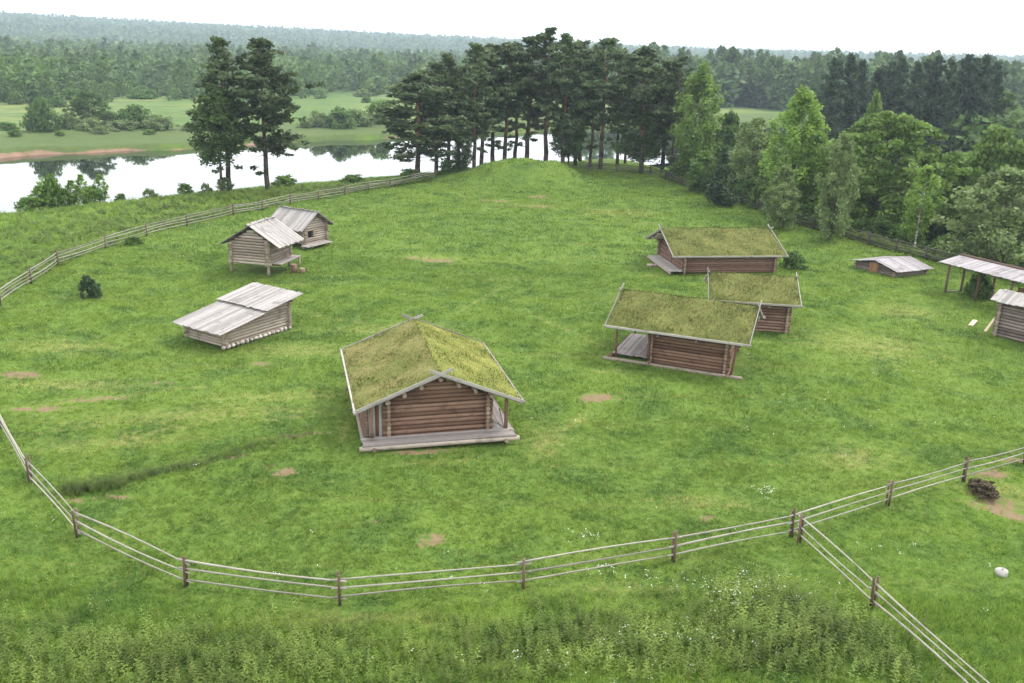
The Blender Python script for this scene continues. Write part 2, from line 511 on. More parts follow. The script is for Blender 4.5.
def build_ground():
    xs = axis(-62, 56, .5, -6000, 6000); ys = axis(18, 172, .5, -600, 6000, 1.1)
    # keep the far bank well resolved
    ys = np.unique(np.concatenate([ys, np.arange(172, 420, 2.0)]))
    xs = np.unique(np.concatenate([xs, np.arange(-170, -62, 2.0), np.arange(56, 170, 2.0)]))
    X, Y = np.meshgrid(xs, ys)
    Z = height(X, Y)
    nx, ny = len(xs), len(ys)
    me = bpy.data.meshes.new('ground')
    V = np.stack([X, Y, Z], -1).reshape(-1, 3).astype(np.float32)
    I = np.arange(nx * ny).reshape(ny, nx)
    Q = np.stack([I[:-1, :-1], I[:-1, 1:], I[1:, 1:], I[1:, :-1]], -1).reshape(-1, 4).astype(np.int32)
    me.vertices.add(len(V)); me.vertices.foreach_set('co', V.ravel())
    me.loops.add(Q.size); me.loops.foreach_set('vertex_index', Q.ravel())
    me.polygons.add(len(Q)); me.polygons.foreach_set('loop_start', np.arange(0, Q.size, 4, dtype=np.int32))
    me.update(calc_edges=True)
    x, y = X.ravel(), Y.ravel(); s, t = st(x, y); d = s - river_centre(t); dist = np.hypot(x, y)

    def put(n, v):
        a = me.attributes.new(n, 'FLOAT', 'POINT'); a.data.foreach_set('value', v.astype(np.float32))
    put('dirt', mask(DIRT, x, y)); put('dry', mask(DRY, x, y) * .68)
    put('field', sm((d - 36) / 10) * 1.0)
    put('lush', sm((d - 34) / 2) * (1 - sm((d - 62) / 14)) * .9)
    d2 = d - 34 - 1.5 * np.sin(t * .11) - 1.1 * np.sin(t * .31)
    put('sand', np.exp(-((d2 - 1.4) / 1.35) ** 2) * np.where(t < 130, .95 + .2 * np.sin(t * .045), .5))
    az = np.degrees(np.arctan2(x, y))
    w = sm((dist - 480) / 60) * (d > 60)
    # pale clearings on the far hills
    clear = np.exp(-(((az + 26) / 6) ** 2 + ((dist - 1500) / 70) ** 2)) + np.exp(-(((az + 6) / 7) ** 2 + ((dist - 2000) / 120) ** 2)) + np.exp(-(((az + 18) / 2.5) ** 2 + ((dist - 1750) / 60) ** 2))
    put('wood', w * (1 - np.clip(clear * 1.6, 0, 1)))
    me.materials.append(M['ground'])
    me.polygons.foreach_set('use_smooth', np.ones(len(Q), bool))
    o = link('ground', me); tag(o, kind='structure')


build_ground()


def build_water():
    ts = np.concatenate([np.arange(-900, -100, 60), np.arange(-100, 620, 8.0), np.arange(620, 1500, 60)])
    mb = MB(); prev = None
    for t in ts:
        c = float(river_centre(np.array(t)))
        a = (DX * t + NX * (c - 50), DY * t + NY * (c - 50), -7.0); b = (DX * t + NX * (c + 42), DY * t + NY * (c + 42), -7.0)
        if prev: mb.face([prev[0], a, b, prev[1]], .5)
        prev = (a, b)
    o = mb.build('river_water', M['water']); tag(o, kind='structure')


build_water()

# ------------------------------------------------------------------ houses
FOOT = []   # footprints kept clear of grass: (cx, cy, th, x0, x1, y0, y1)


def foot(loc, th, x0, x1, y0, y1):
    FOOT.append((loc[0], loc[1], th, x0, x1, y0, y1))


def log_wall(mb, axis_, fixed, a, b, z0, ztop, d=.23, ext=.28, half=False, gable=None, squared=False, gap=None):
    """horizontal logs; gable(z) -> half length allowed (about centre) above the eave line"""
    z = z0 + (d if not half else d * .5) - d * .5
    while True:
        zc = z
        lo, hi = a - ext, b + ext
        if gable:
            g0 = gable(zc + d * .45)
            if g0 is None or g0 < .2: break
            lo, hi = max(lo, -g0), min(hi, g0)
            if zc > ztop: lo, hi = max(a - ext, -g0), min(b + ext, g0)
        elif zc + d * .5 > ztop: break
        r = d * .5 * R.uniform(.93, 1.08)
        e0, e1 = R.uniform(-.05, .05), R.uniform(-.05, .05)
        spans = [(lo + e0, hi + e1)]
        if gap and gap[2] < zc < gap[3]: spans = [(lo + e0, gap[0]), (gap[1], hi + e1)]
        tone = R.random()
        for q0, q1 in spans:
            P, Q = ((q0, fixed, zc), (q1, fixed, zc)) if axis_ == 'x' else ((fixed, q0, zc), (fixed, q1, zc))
            if squared: mb.beam(P, Q, d * .8, d * .97, (0, 0, 1), tone)
            else: mb.tube(P, Q, r, r * R.uniform(.9, 1.0), 10, 6, .04, tone, 1, .012)
        z += d
        if z > 12: break


def turf_slope(mb, xa, xb, y_r, y_e, zr, ze, th, rough=1.0, blades=55, hb=.16, lean=0):
    """one turf slope: thick slab with a lumpy top and straw on it"""
    L = abs(xb - xa); W = math.hypot(y_e - y_r, ze - zr)
    nx, ny = max(8, int(L / .22)), max(6, int(W / .22))
    o = len(mb.v)
    nrm = Vector((0, (zr - ze) * (1 if y_e > y_r else -1), abs(y_e - y_r))).normalized()
    ph = [R.uniform(0, 6) for _ in range(6)]

    def hgt(u, v):
        return rough * (.03 * math.sin(u * 1.6 + ph[0]) * math.sin(v * 1.9 + ph[1]) + .014 * math.sin(u * 4.3 + ph[2] + 2 * math.sin(v * 1.7)) * math.sin(v * 3.9 + ph[3] + 2 * math.sin(u * 1.3))) + R.uniform(-.018, .018)

    def P(u, v, h):
        f = v / W
        return Vector((xa + (xb - xa) * u / L, y_r + (y_e - y_r) * f, zr + (ze - zr) * f)) + nrm * h
    for i in range(nx + 1):
        for j in range(ny + 1):
            u, v = L * i / nx, W * j / ny
            edge = min(u, L - u, W - v)
            h = th * (.62 + .38 * min(1, edge / .25)) + hgt(u, v)
            mb.v.append(P(u, v, h))
    flip = (xb > xa) == (y_e > y_r)
    for i in range(nx):
        for j in range(ny):
            q = [o + i * (ny + 1) + j, o + (i + 1) * (ny + 1) + j, o + (i + 1) * (ny + 1) + j + 1, o + i * (ny + 1) + j + 1]
            if not flip: q.reverse()
            mb.f.append(tuple(q)); mb.u += [(0, 0)] * 4; mb.t.append(R.uniform(.4, .6)); mb.m.append(0)
    # skirts
    for i in range(nx):
        u0, u1 = L * i / nx, L * (i + 1) / nx
        A, B = mb.v[o + i * (ny + 1) + ny], mb.v[o + (i + 1) * (ny + 1) + ny]
        mb.face([A, B, P(u1, W, 0), P(u0, W, 0)], .3)
    for i in (0, nx):
        for j in range(ny):
            A, B = mb.v[o + i * (ny + 1) + j], mb.v[o + i * (ny + 1) + j + 1]
            u = L * i / nx
            mb.face([A, B, P(u, W * (j + 1) / ny, 0), P(u, W * j / ny, 0)], .3)
    for _ in range(int(L * W * blades)):
        u, v = R.uniform(.03, L - .03), R.uniform(-.05, W - .03)
        b = P(u, v, th * .8)
        hh = hb * R.uniform(.4, 1.25); a = R.uniform(0, 6.28)
        side = Vector((math.cos(a), math.sin(a), 0)) * R.uniform(.012, .028)
        tip = b + Vector((R.gauss(0, .5), R.gauss(0, .5), 1)).normalized() * (hh + th * .25)
        mb.face([b - side, b + side, tip], R.random())


def roof_z(y, w, e, r):
    return r - (r - e) * abs(y) / w


def gable_house(name, label, group, loc, thdeg, w, l, e, r, wx, wy, floor, lm, turf=None, plank=None, d=.23,
                cross=True, turf_mats=None, squared=False, ring=.05, wall_gap=None, barge=True, planks_over=0.0, clear=None, straw=.15):
    th = rad(thdeg)
    root = empty(name, loc, th, label, 'house' if 'house' in name else 'hut', group)
    T = .14
    dz = .12 * math.sqrt(1 + ((r - e) / w) ** 2)
    zu = lambda y: roof_z(y, w, e, r) - dz            # underside of the roof boards
    x0, x1 = wx; y0, y1 = wy
    slope = (r - e) / w

    def gab(zc):
        q = (r - dz - .06 - zc) / slope
        return q
    mats = [lm, M['cut']]
    for f_, hf in ((x1, True), (x0, True)):
        mb = MB()
        log_wall(mb, 'y', f_, y0, y1, floor, 99, d, .27, hf, gab, squared, wall_gap if f_ == x1 else None)
        mb.build('gable_wall', mats, root, not squared)
    for f_ in (y0, y1):
        mb = MB()
        log_wall(mb, 'x', f_, x0, x1, floor, zu(f_), d, .27, False, None, squared)
        mb.build('side_wall', mats, root, not squared)
    # roof
    if turf:
        mb = MB()
        for sgn in (-1, 1):
            nb = int(2 * l / .3)
            for i in range(nb):
                xa = -l + .04 + (2 * l - .08) * (i + .5) / nb
                mb.beam((xa, sgn * .02, r - .06), (xa, sgn * (w - .06), e - .06 + .06 * slope), (2 * l - .08) / nb * .96, .05, (1, 0, 0) if False else (0, 0, 1))
        roof = mb.build('roof', M['deck'], root)
        for i, sgn in enumerate((-1, 1)):
            mb = MB()
            turf_slope(mb, -l + .07, l - .07, -sgn * .07, sgn * (w - .08), r + .0, e - .02 + .08 * slope, .15, 1.2, 130, straw)
            mb.build('turf', turf_mats[i], roof)
        # rake boards crossing over the ridge
        for sx in (-1, 1):
            for sgn in (-1, 1):
                mb = MB(); ov = R.uniform(.55, .75) if cross else .0
                xx = sx * (l + .02 * sgn)
                mb.beam((xx, -sgn * ov, r + ov * slope * 1.0 + .05 - 2 * ov * slope * 0), (xx, sgn * (w + .06), e - .06 * slope + .05), .045, .17, (1, 0, 0)) if False else \
                    rake(mb, xx, sgn, ov, w, e, r, slope)
                mb.build('barge_board', M['board'], roof)
        for sgn in (-1, 1):
            mb = MB()
            mb.beam((-l - .12, sgn * (w + .0), e + .06), (l + .12, sgn * (w + .0), e + .05), .09, .12)
            mb.build('eave_board', M['board'], roof)
            mb = MB()
            for q in (-.82, -.3, .25, .8):
                xx = q * l + R.uniform(-.1, .1)
                mb.tube((xx, sgn * (w - .9), e + .9 * slope - .3), (xx, sgn * (w + .2), e - .12), .05, .04, 7, 2, .05)
            mb.build('eave_hook', [M['log_dark'], M['cut']], roof)
    else:
        nb_ = [0, 0]
        for i, sgn in enumerate((-1, 1)):
            mb = MB(); x = -l
            while x < l - .05:
                bw = R.uniform(.16, .26); bw = min(bw, l - x)
                top = R.uniform(0, .16) + planks_over; low = R.uniform(-.07, .09)
                zz = R.uniform(0, .035) + (.03 if sgn > 0 else .0)
                ya, yb = -sgn * top, sgn * (w + low)
                mb.beam((x + bw / 2, ya, r + top * slope * (1 if True else 0) * 1.0 + zz), (x + bw / 2, yb, e - low * slope + zz), bw * .95, .045)
                x += bw
            mb.build('plank_roof', plank, root)
        mb = MB()
        for sgn in (-1, 1):
            for q in (.25, .6, .93):
                y = sgn * w * q
                mb.tube((-l + .1, y, zu(y) + .06), (l - .1, y, zu(y) + .06), .06, None, 8, 2, .05, None, 1)
        mb.build('purlin', [lm, M['cut']], root)
    # purlin ends under a turf gable
    if turf:
        for q in (-.62, -.42, -.22, 0, .22, .42, .62):
            mb = MB(); y = q * w
            mb.tube((-l + .1, y, zu(y) - .14), (l - .05 + R.uniform(-.1, .05), y, zu(y) - .14), .105, .1, 10, 4, .03, None, 1)
            mb.build('purlin', [M['log_grey'], M['cut']], root, True)
    c = clear or (x0 - .2, x1 + .2, y0 - .2, y1 + .2)
    foot(loc, th, *c)
    return root


def rake(mb, xx, sgn, ov, w, e, r, slope):
    up = .07
    a = Vector((xx, -sgn * ov, r + ov * slope + up)); b = Vector((xx, sgn * (w + .08), e - .08 * slope + up))
    dvec = (b - a); L = dvec.length; dvec.normalize()
    n = Vector((1, 0, 0)).cross(dvec).normalized()
    mb.box((a + b) / 2, dvec * L / 2, n * .075, Vector((1, 0, 0)) * .022)


def deck(parent, x0, x1, y0, y1, z, along='y', name='deck', mat=None, skirt=True, bw=.2):
    mb = MB()
    if along == 'y':
        x = x0
        while x < x1 - .03:
            q = min(R.uniform(bw * .8, bw * 1.2), x1 - x)
            mb.box((x + q / 2, (y0 + y1) / 2, z - .03 + R.uniform(-.008, .008)), (0, (y1 - y0) / 2 + R.uniform(-.06, .06), 0), (q * .48, 0, 0), (0, 0, .03)); x += q
    else:
        y = y0
        while y < y1 - .03:
            q = min(R.uniform(bw * .8, bw * 1.2), y1 - y)
            mb.box(((x0 + x1) / 2, y + q / 2, z - .03 + R.uniform(-.008, .008)), ((x1 - x0) / 2 + R.uniform(-.06, .06), 0, 0), (0, q * .48, 0), (0, 0, .03)); y += q
    return mb.build(name, mat or M['deck'], parent)


def post(parent, a, b, r=.09, name='post', mat=None, jit=.05):
    mb = MB(); mb.tube(a, b, r, r * .92, 9, 4, jit, None, 1, .02)
    return mb.build(name, [mat or M['log_brown'], M['cut']], parent, True)


def log(parent, a, b, r=.12, name='base_beam', mat=None):
    return post(parent, a, b, r, name, mat, .03)


# A: the large house in front
hA = gable_house('log_house', 'largest turf-roofed log house, its mossy roof gable facing the viewer above a wraparound plank gallery', 'turf-roofed log houses',
                 (-4.67, 46.3, .02), -75.43, 4.27, 4.87, 1.96, 3.69, (-3.9, 4.2), (-2.55, 2.52), .34, M['log_brown'], turf=True,
                 turf_mats=(M['turf_mixed'], M['turf_green']), d=.225, clear=(-4.6, 5.2, -3.7, 3.7), straw=.1)
dk = deck(hA, 4.32, 5.3, -3.95, 3.85, .4, 'y')
deck(hA, -3.6, 4.3, 2.66, 3.85, .39, 'x')
deck(hA, -3.6, 4.3, -3.5, -2.7, .39, 'x')
log(hA, (5.22, -4.1, .2), (5.22, 4.0, .2), .14, mat=M['log_grey'])
log(hA, (4.6, 3.75, .16), (-3.8, 3.75, .16), .13, mat=M['log_grey'])
log(hA, (4.9, -3.8, .16), (-3.8, -3.8, .16), .13, mat=M['log_grey'])
log(hA, (4.95, 3.3, .18), (5.5, 3.3, .18), .12); log(hA, (4.95, -3.4, .18), (5.45, -3.4, .18), .12)
for x_, y_ in ((4.35, 3.5), (-3.4, 3.5), (.5, 3.5), (4.35, -3.42), (-3.4, -3.45)):
    post(hA, (x_, y_, .35), (x_, y_, 1.96 + .35), .1)
post(hA, (4.25, 3.45, .42), (3.0, 3.48, .95), .05, 'handrail', M['log_grey']); post(hA, (4.1, -3.1, .4), (4.1, -3.1, 2.25), .1)
mb = MB()
for i in range(5): mb.beam((4.12, -2.78 - i * .17 + .3 * 0, .4), (4.12 - .02 * i, -2.78 - i * .17, 2.2 - .07 * i), .15, .04, (1, 0, 0))
mb.build('plank_door', M['deck'], hA)
mb = MB(); q_ = R.uniform
for i in range(8): mb.tube((3.85 + R.uniform(-.08, .08), -3.62, .3 + .19 * i), (-3.6, -3.62, .3 + .19 * i), .1, None, 9, 4, .05, None, 1)
mb.build('gallery_wall', [M['log_brown'], M['cut']], hA, True)

# F: nearer of the right-hand houses
hF = gable_house('log_house', 'turf-roofed log house with open porch and long ground beam, nearest of the right-hand three', 'turf-roofed log houses',
                 (11.42, 56.64, 0), 158.5, 3.43, 4.53, 2.43, 4.0, (-3.1, 1.65), (-2.3, 2.32), .08, M['log_brown'], turf=True,
                 turf_mats=(M['turf_olive'], M['turf_olive']), d=.215, clear=(-4, 4.3, -2.6, 2.9), straw=.17)
deck(hF, 1.95, 4.2, -2.4, 2.35, .42, 'y')
log(hF, (4.7, 2.85, .12), (-4.25, 2.85, .12), .14, mat=M['log_grey'])
log(hF, (4.3, -2.6, .2), (4.3, 2.9, .2), .12); log(hF, (-3.4, 1.6, .2), (-3.4, 3.05, .2), .13); log(hF, (1.7, 1.6, .22), (1.7, 3.1, .22), .13)
post(hF, (3.95, 2.5, .2), (3.95, 2.7, 2.66), .08); post(hF, (-3.55, 2.75, .2), (-3.75, 2.95, 2.5), .08); post(hF, (3.95, -2.5, .2), (3.95, -2.6, 2.7), .08)
log(hF, (3.9, 2.75, 2.6), (-3.9, 2.75, 2.6), .09, 'wall_plate')
post(hF, (1.75, 2.65, .25), (1.75, 2.7, 2.6), .09)

# G: middle small one
hG = gable_house('log_house', 'smallest turf-roofed log house, half hidden behind the porch house in front of it', 'turf-roofed log houses',
                 (17.79, 65.44, 0), 171.78, 3.21, 3.23, 2.3, 3.61, (-2.5, 2.5), (-2.4, 2.45), .08, M['log_red'], turf=True,
                 turf_mats=(M['turf_olive'], M['turf_olive']), d=.22, straw=.17)
deck(hG, 2.8, 3.6, 1.0, 2.9, .45, 'y')

# H: the long one behind
hH = gable_house('log_house', 'longest turf-roofed log house, farthest back, brown roof and plank porch at its left gable', 'turf-roofed log houses',
                 (19.09, 84.79, .1), 189.14, 4.3, 5.47, 1.67, 3.41, (-4.5, 4.2), (-3.5, 3.75), .1, M['log_red'], turf=True,
                 turf_mats=(M['turf_olive'], M['turf_olive']), d=.2, clear=(-4.8, 5.6, -3.6, 4.2), straw=.15)
deck(hH, 4.5, 5.75, -2.4, 4.3, .4, 'y')
log(hH, (5.7, -2.5, .2), (5.7, 4.4, .2), .12, mat=M['log_grey'])
mb = MB(); mb.beam((4.33, .2, .45), (4.33, .2, 1.9), .8, .05, (1, 0, 0)); mb.build('door', M['stake'], hH)

# C: granary on stilts
hC = gable_house('log_granary', 'grey plank-roofed granary raised on short stilts, its gable facing the viewer', 'plank-roofed granaries',
                 (-22.28, 77.84, .1), -103.23, 2.87, 2.3, 2.35, 4.13, (-1.9, 1.9), (-1.95, 1.5), .85, M['log_grey'], plank=M['plank'], d=.25, squared=False, planks_over=.06,
                 clear=(-1.9, 2, -2, 2))
for x_, y_ in ((1.95, -2.05), (1.95, 1.5), (-1.95, -2.05), (-1.95, 1.5)):
    post(hC, (x_, y_, -.15), (x_, y_, 1.0), .13, 'stilt', M['log_grey'])
for f_ in (-2.0, 1.5): log(hC, (2.3, f_, .86), (-2.3, f_, .86), .12, 'floor_beam', M['log_grey'])
deck(hC, -2.1, 1.6, 1.7, 2.6, .9, 'x'); log(hC, (1.5, 1.3, .78), (1.5, 2.55, .78), .09, 'floor_beam'); log(hC, (-1.9, 1.3, .78), (-1.9, 2.55, .78), .09, 'floor_beam')
post(hC, (-1.9, 2.5, 0), (-1.9, 2.5, .85), .1, 'stilt', M['log_grey'])

# D: granary behind it
hD = gable_house('log_granary', 'plank-roofed granary behind the stilted one, with a square dark window in its pale gable', 'plank-roofed granaries',
                 (-21.72, 89.16, -.1), -29.16, 2.39, 2.56, 1.95, 3.51, (-1.9, 2.0), (-1.6, 1.6), .5, M['log_grey'], plank=M['plank'], d=.22, planks_over=.05,
                 wall_gap=(-1.15, -.35, 1.05, 1.8), clear=(-2, 2.2, -1.8, 1.8))
mb = MB(); mb.box((1.86, -.75, 1.42), (0, .42, 0), (0, 0, .4), (.02, 0, 0)); wn_ = mb.build('window', M['dark'], hD)  # sheet behind the gap, its near-black colour paints the unlit interior
mb = MB()
for y_ in (-1.18, -.32): mb.beam((2.06, y_, 1.0), (2.06, y_, 1.84), .07, .14, (1, 0, 0))
for z_ in (1.03, 1.81): mb.beam((2.06, -1.2, z_), (2.06, -.3, z_), .14, .06)
mb.build('frame', M['log_grey'], wn_)
deck(hD, 2.2, 3.15, -2.3, 1.3, .5, 'y'); log(hD, (2.1, -1.6, .35), (3.1, -1.6, .35), .09, 'floor_beam'); log(hD, (2.1, .9, .35), (3.1, .9, .35), .09, 'floor_beam')
for x_, y_ in ((1.9, -1.6), (1.9, 1.6), (-1.8, -1.6), (-1.8, 1.6)): post(hD, (x_, y_, -.2), (x_, y_, .6), .13, 'stilt', M['log_grey'])


# B: low single-pitch shed with two overlapping plank roofs
def roof_plane(mb, x0, x1, y0, y1, zf, along='x', thick=.045, lift=0.0, ragged=.06, wmin=.2, wmax=.34):
    if along == 'x':
        y = y0
        while y < y1 - .04:
            q = min(R.uniform(wmin, wmax) * .75, y1 - y); a, b = x0 + R.uniform(-ragged, ragged), x1 + R.uniform(-ragged, ragged)
            zz = lift + R.uniform(0, .02)
            mb.beam((a, y + q / 2, zf(a) + zz), (b, y + q / 2, zf(b) + zz), q * .96, thick); y += q
    else:
        x = x0
        while x < x1 - .04:
            q = min(R.uniform(wmin, wmax), x1 - x); a, b = y0 + R.uniform(-ragged, ragged), y1 + R.uniform(-ragged, ragged)
            zz = lift + R.uniform(0, .02)
            mb.beam((x + q / 2, a, zf(a) + zz), (x + q / 2, b, zf(b) + zz), q * .96, thick); x += q


thB = math.atan2(4.8, 3.0)
hB = empty('log_shed', (-18.7, 55.7, 0), thB, 'low grey shed with two overlapping slabs of pale roof planks, on footing stones', 'shed')
zB = lambda x: 1.28 + .155 * x
for f_ in (.0, 5.6):
    mb = MB(); log_wall(mb, 'y', f_, .1, 3.8, .1, zB(f_) - .1, .2, .25, True); mb.build('end_wall', [M['log_grey'], M['cut']], hB, True)
for f_ in (.1, 3.8):
    mb = MB(); z = .1; i = 0
    while z < zB(5.6) - .12:
        lo = -.25 if z < zB(0) - .15 else (z + .16 - 1.28) / .155
        mb.tube((lo, f_, z + .1), (5.85, f_, z + .1), .107, .1, 10, 6, .04, None, 1, .01); z += .2
    mb.build('side_wall', [M['log_grey'], M['cut']], hB, True)
mb = MB(); roof_plane(mb, -.85, 3.35, -.5, 4.35, zB); mb.build('plank_roof', M['plank'], hB)
mb = MB(); roof_plane(mb, 3.05, 6.5, -.62, 4.45, lambda x: zB(x) + .1, lift=.06); mb.build('plank_roof', M['plank'], hB)
mb = MB()
for x_ in (-.55, 2.9, 5.6): mb.tube((x_, -.5, zB(x_) - .09), (x_, 4.35, zB(x_) - .09), .07, None, 8, 3, .04, None, 1)
mb.build('rafter_pole', [M['log_dark'], M['cut']], hB)


def stone_mesh(mb, c, s, seed=0):
    rr = random.Random(seed)
    n, m_ = 9, 6; o = len(mb.v)
    ph = [rr.uniform(0, 6) for _ in range(4)]
    for i in range(m_ + 1):
        a = math.pi * i / m_
        for j in range(n):
            b = 2 * math.pi * j / n
            q = 1 + .16 * math.sin(2 * b + ph[0]) + .1 * math.sin(3 * b + ph[1] + a * 2) + .08 * math.sin(a * 4 + ph[2])
            mb.v.append(Vector((c[0] + s[0] * q * math.sin(a) * math.cos(b), c[1] + s[1] * q * math.sin(a) * math.sin(b), c[2] + s[2] * q * math.cos(a))))
    for i in range(m_):
        for j in range(n):
            j2 = (j + 1) % n
            mb.f.append((o + i * n + j, o + (i + 1) * n + j, o + (i + 1) * n + j2, o + i * n + j2)); mb.u += [(0, 0)] * 4; mb.t.append(.5); mb.m.append(0)


for i in range(16):
    mb = MB(); stone_mesh(mb, (-.25 + i * .39, -.02, .07), (R.uniform(.13, .2), .14, R.uniform(.1, .16)), i)
    mb.build('footing_stone', M['stone'], hB, True)
foot((-18.7, 55.7), thB, -.2, 5.8, -.2, 4.0)

# E: cellar with a very low roof
thE = rad(207); hE = empty('root_cellar', (36.3, 84.9, -.35), thE, 'low dug-in cellar with wide flat plank roof and orange door, beside the right-hand fence', 'cellar')
wE, lE, eE, rE = 2.9, 2.4, .95, 1.55
for sgn in (-1, 1):
    mb = MB(); roof_plane(mb, -lE, lE, 0 if sgn > 0 else -wE, wE if sgn > 0 else 0, lambda y: rE - (rE - eE) * abs(y) / wE, 'y', lift=.03 * (sgn > 0)); mb.build('plank_roof', M['plank_purple'], hE)
for x_ in (lE - .35, -lE + .4):
    mb = MB(); log_wall(mb, 'y', x_, -2.3, 2.3, -.1, 99, .2, .2, True, lambda z: (rE - .07 - z) / ((rE - eE) / wE)); mb.build('gable_wall', [M['log_dark'], M['cut']], hE, True)
for y_ in (-2.3, 2.3):
    mb = MB(); log_wall(mb, 'x', y_, -lE + .4, lE - .35, -.1, .98, .2, .2); mb.build('side_wall', [M['log_dark'], M['cut']], hE, True)
mb = MB()
for i in range(5): mb.beam((lE - .2, -.5 + i * .22, .15), (lE - .2, -.5 + i * .22, 1.25), .2, .05, (1, 0, 0))
mb.build('door', M['orange'], hE)
foot((36.3, 84.9), thE, -2.3, 2.3, -2.5, 2.5)

# I: open pole shed on the right
thI = math.atan2(-.894, .447)
P0 = (37.75, 76.4); zI = hz(P0[0], P0[1])
hI = empty('open_shed', (P0[0], P0[1], zI), thI, 'open shed of dark posts under a long single-slope plank roof at the right edge', 'shed')
LI = 12.5
zI_ = lambda y: 2.72 + .15 * y
mb = MB(); roof_plane(mb, -.7, LI, -.6, 2.05, zI_, 'y', wmin=.16, wmax=.26); mb.build('plank_roof', M['plank_purple'], hI)
mb = MB(); mb.tube((-.7, 2.05, zI_(2.05) + .08), (LI, 2.05, zI_(2.05) + .08), .11, None, 9, 14, .12, None, 0); mb.build('bark_ridge', M['stake'], hI, True)
for i in range(5):
    x_ = i * 3.0
    dzg = hz(P0[0] + math.cos(thI) * x_, P0[1] + math.sin(thI) * x_) - zI
    post(hI, (x_, 0, dzg - .2), (x_, 0, zI_(0) - .05), .11, 'post', M['stake']); post(hI, (x_ + .2, 1.75, dzg - .8), (x_ + .2, 1.75, zI_(1.75) - .05), .11, 'post', M['stake'])
log(hI, (-.7, 0, zI_(0) - .1), (LI, 0, zI_(0) - .1), .09, 'beam', M['stake']); log(hI, (-.7, 1.75, zI_(1.75) - .1), (LI, 1.75, zI_(1.75) - .1), .09, 'beam', M['stake'])
log(hI, (0, .1, .12), (.15, 1.75, .0), .08, 'sill_beam', M['log_grey'])
mb = MB()
for i in range(5): mb.beam((5.6 + i * .2, 1.6, -.3), (5.6 + i * .2, 1.6, 1.7), .18, .05, (0, 1, 0))
mb.build('plank_panel', M['orange'], hI)

# J: small log shed at the right edge
thJ = math.atan2(-1.5, 1.15)
P1 = (36.15, 64.5); hJ = empty('log_shed', (P1[0], P1[1], hz(*P1)), thJ, 'dark log shed with pale sloping plank roof, cut off by the right edge', 'shed')
zJ = lambda y: 2.95 + .5 * y
for f_, t_ in ((.0, 2.9), (1.5, 2.9)):
    mb = MB(); log_wall(mb, 'x', f_, 0.1, 5.5, .0, t_, .24, .28); mb.build('side_wall', [M['log_dark'], M['cut']], hJ, True)
for f_ in (.1, 5.5):
    mb = MB(); z = .12
    while z < 3.15:
        lo = -.25 if z < 2.8 else (z - 2.82) / .5
        mb.tube((f_, lo, z), (f_, 1.5 - lo, z), .125, .12, 10, 4, .04, None, 1); z += .24
    mb.build('end_wall', [M['log_dark'], M['cut']], hJ, True)
mb = MB(); roof_plane(mb, -.6, 6.3, -.55, .8, zJ, 'y'); mb.build('plank_roof', M['plank'], hJ)
mb = MB(); roof_plane(mb, -.6, 6.3, .76, 2.05, lambda y: zJ(.78) - .5 * (y - .78), 'y', lift=-.03); mb.build('plank_roof', M['plank'], hJ)
foot(P1, thJ, -.2, 6, -.2, 3)


# ------------------------------------------------------------------ fences
def fence(name, label, pts, mats, nr=3, hgt=1.25, spacing=None, pair=True, rr=.036, pr=.05, tops=None):
    P = [(p_[0], p_[1]) for p_ in pts]
    if spacing:
        out = []
        for a, b in zip(P[:-1], P[1:]):
            n = max(1, round(math.hypot(b[0] - a[0], b[1] - a[1]) / spacing))
            out += [(a[0] + (b[0] - a[0]) * i / n, a[1] + (b[1] - a[1]) * i / n) for i in range(n)]
        P = out + [P[-1]]
    c = P[len(P) // 2]
    root = empty(name, (c[0], c[1], hz(*c)), 0, label, 'fence')
    zr = hz(*c)
    L = lambda x, y, z: (x - c[0], y - c[1], z - zr)
    for i, (x, y) in enumerate(P):
        z = hz(x, y); a = P[max(i - 1, 0)]; b = P[min(i + 1, len(P) - 1)]
        dx, dy = b[0] - a[0], b[1] - a[1]; q = math.hypot(dx, dy) or 1; nx_, ny_ = -dy / q * .06, dx / q * .06
        for sg in ((-1, 1) if pair else (1,)):
            hh = hgt * R.uniform(1.0, 1.16); lx, ly = R.uniform(-.05, .05), R.uniform(-.05, .05)
            mb = MB(); mb.tube(L(x + nx_ * sg, y + ny_ * sg, z - .15), L(x + nx_ * sg + lx, y + ny_ * sg + ly, z + hh), pr, pr * .85, 7, 3, .08, None, 0, .02)
            mb.build('post', mats[1], root, True)
    fr = [.88, .58, .26] if nr == 3 else [.92, .7, .47, .24]
    for (x0, y0), (x1, y1) in zip(P[:-1], P[1:]):
        q = math.hypot(x1 - x0, y1 - y0); ex, ey = (x1 - x0) / q * .28, (y1 - y0) / q * .28
        for j in range(nr):
            za, zb = hz(x0, y0) + hgt * fr[j] + R.uniform(-.05, .04), hz(x1, y1) + hgt * fr[j] + R.uniform(-.05, .04)
            a, b = L(x0 - ex, y0 - ey, za + .02), L(x1 + ex, y1 + ey, zb - .02)
            n = 6; mb = MB()
            mb.tube(a, b, rr * R.uniform(.9, 1.2), rr * R.uniform(.6, .85), 7, 7, .08, None, 0, .09)
            mb.build('rail', mats[0], root, True)
    return root


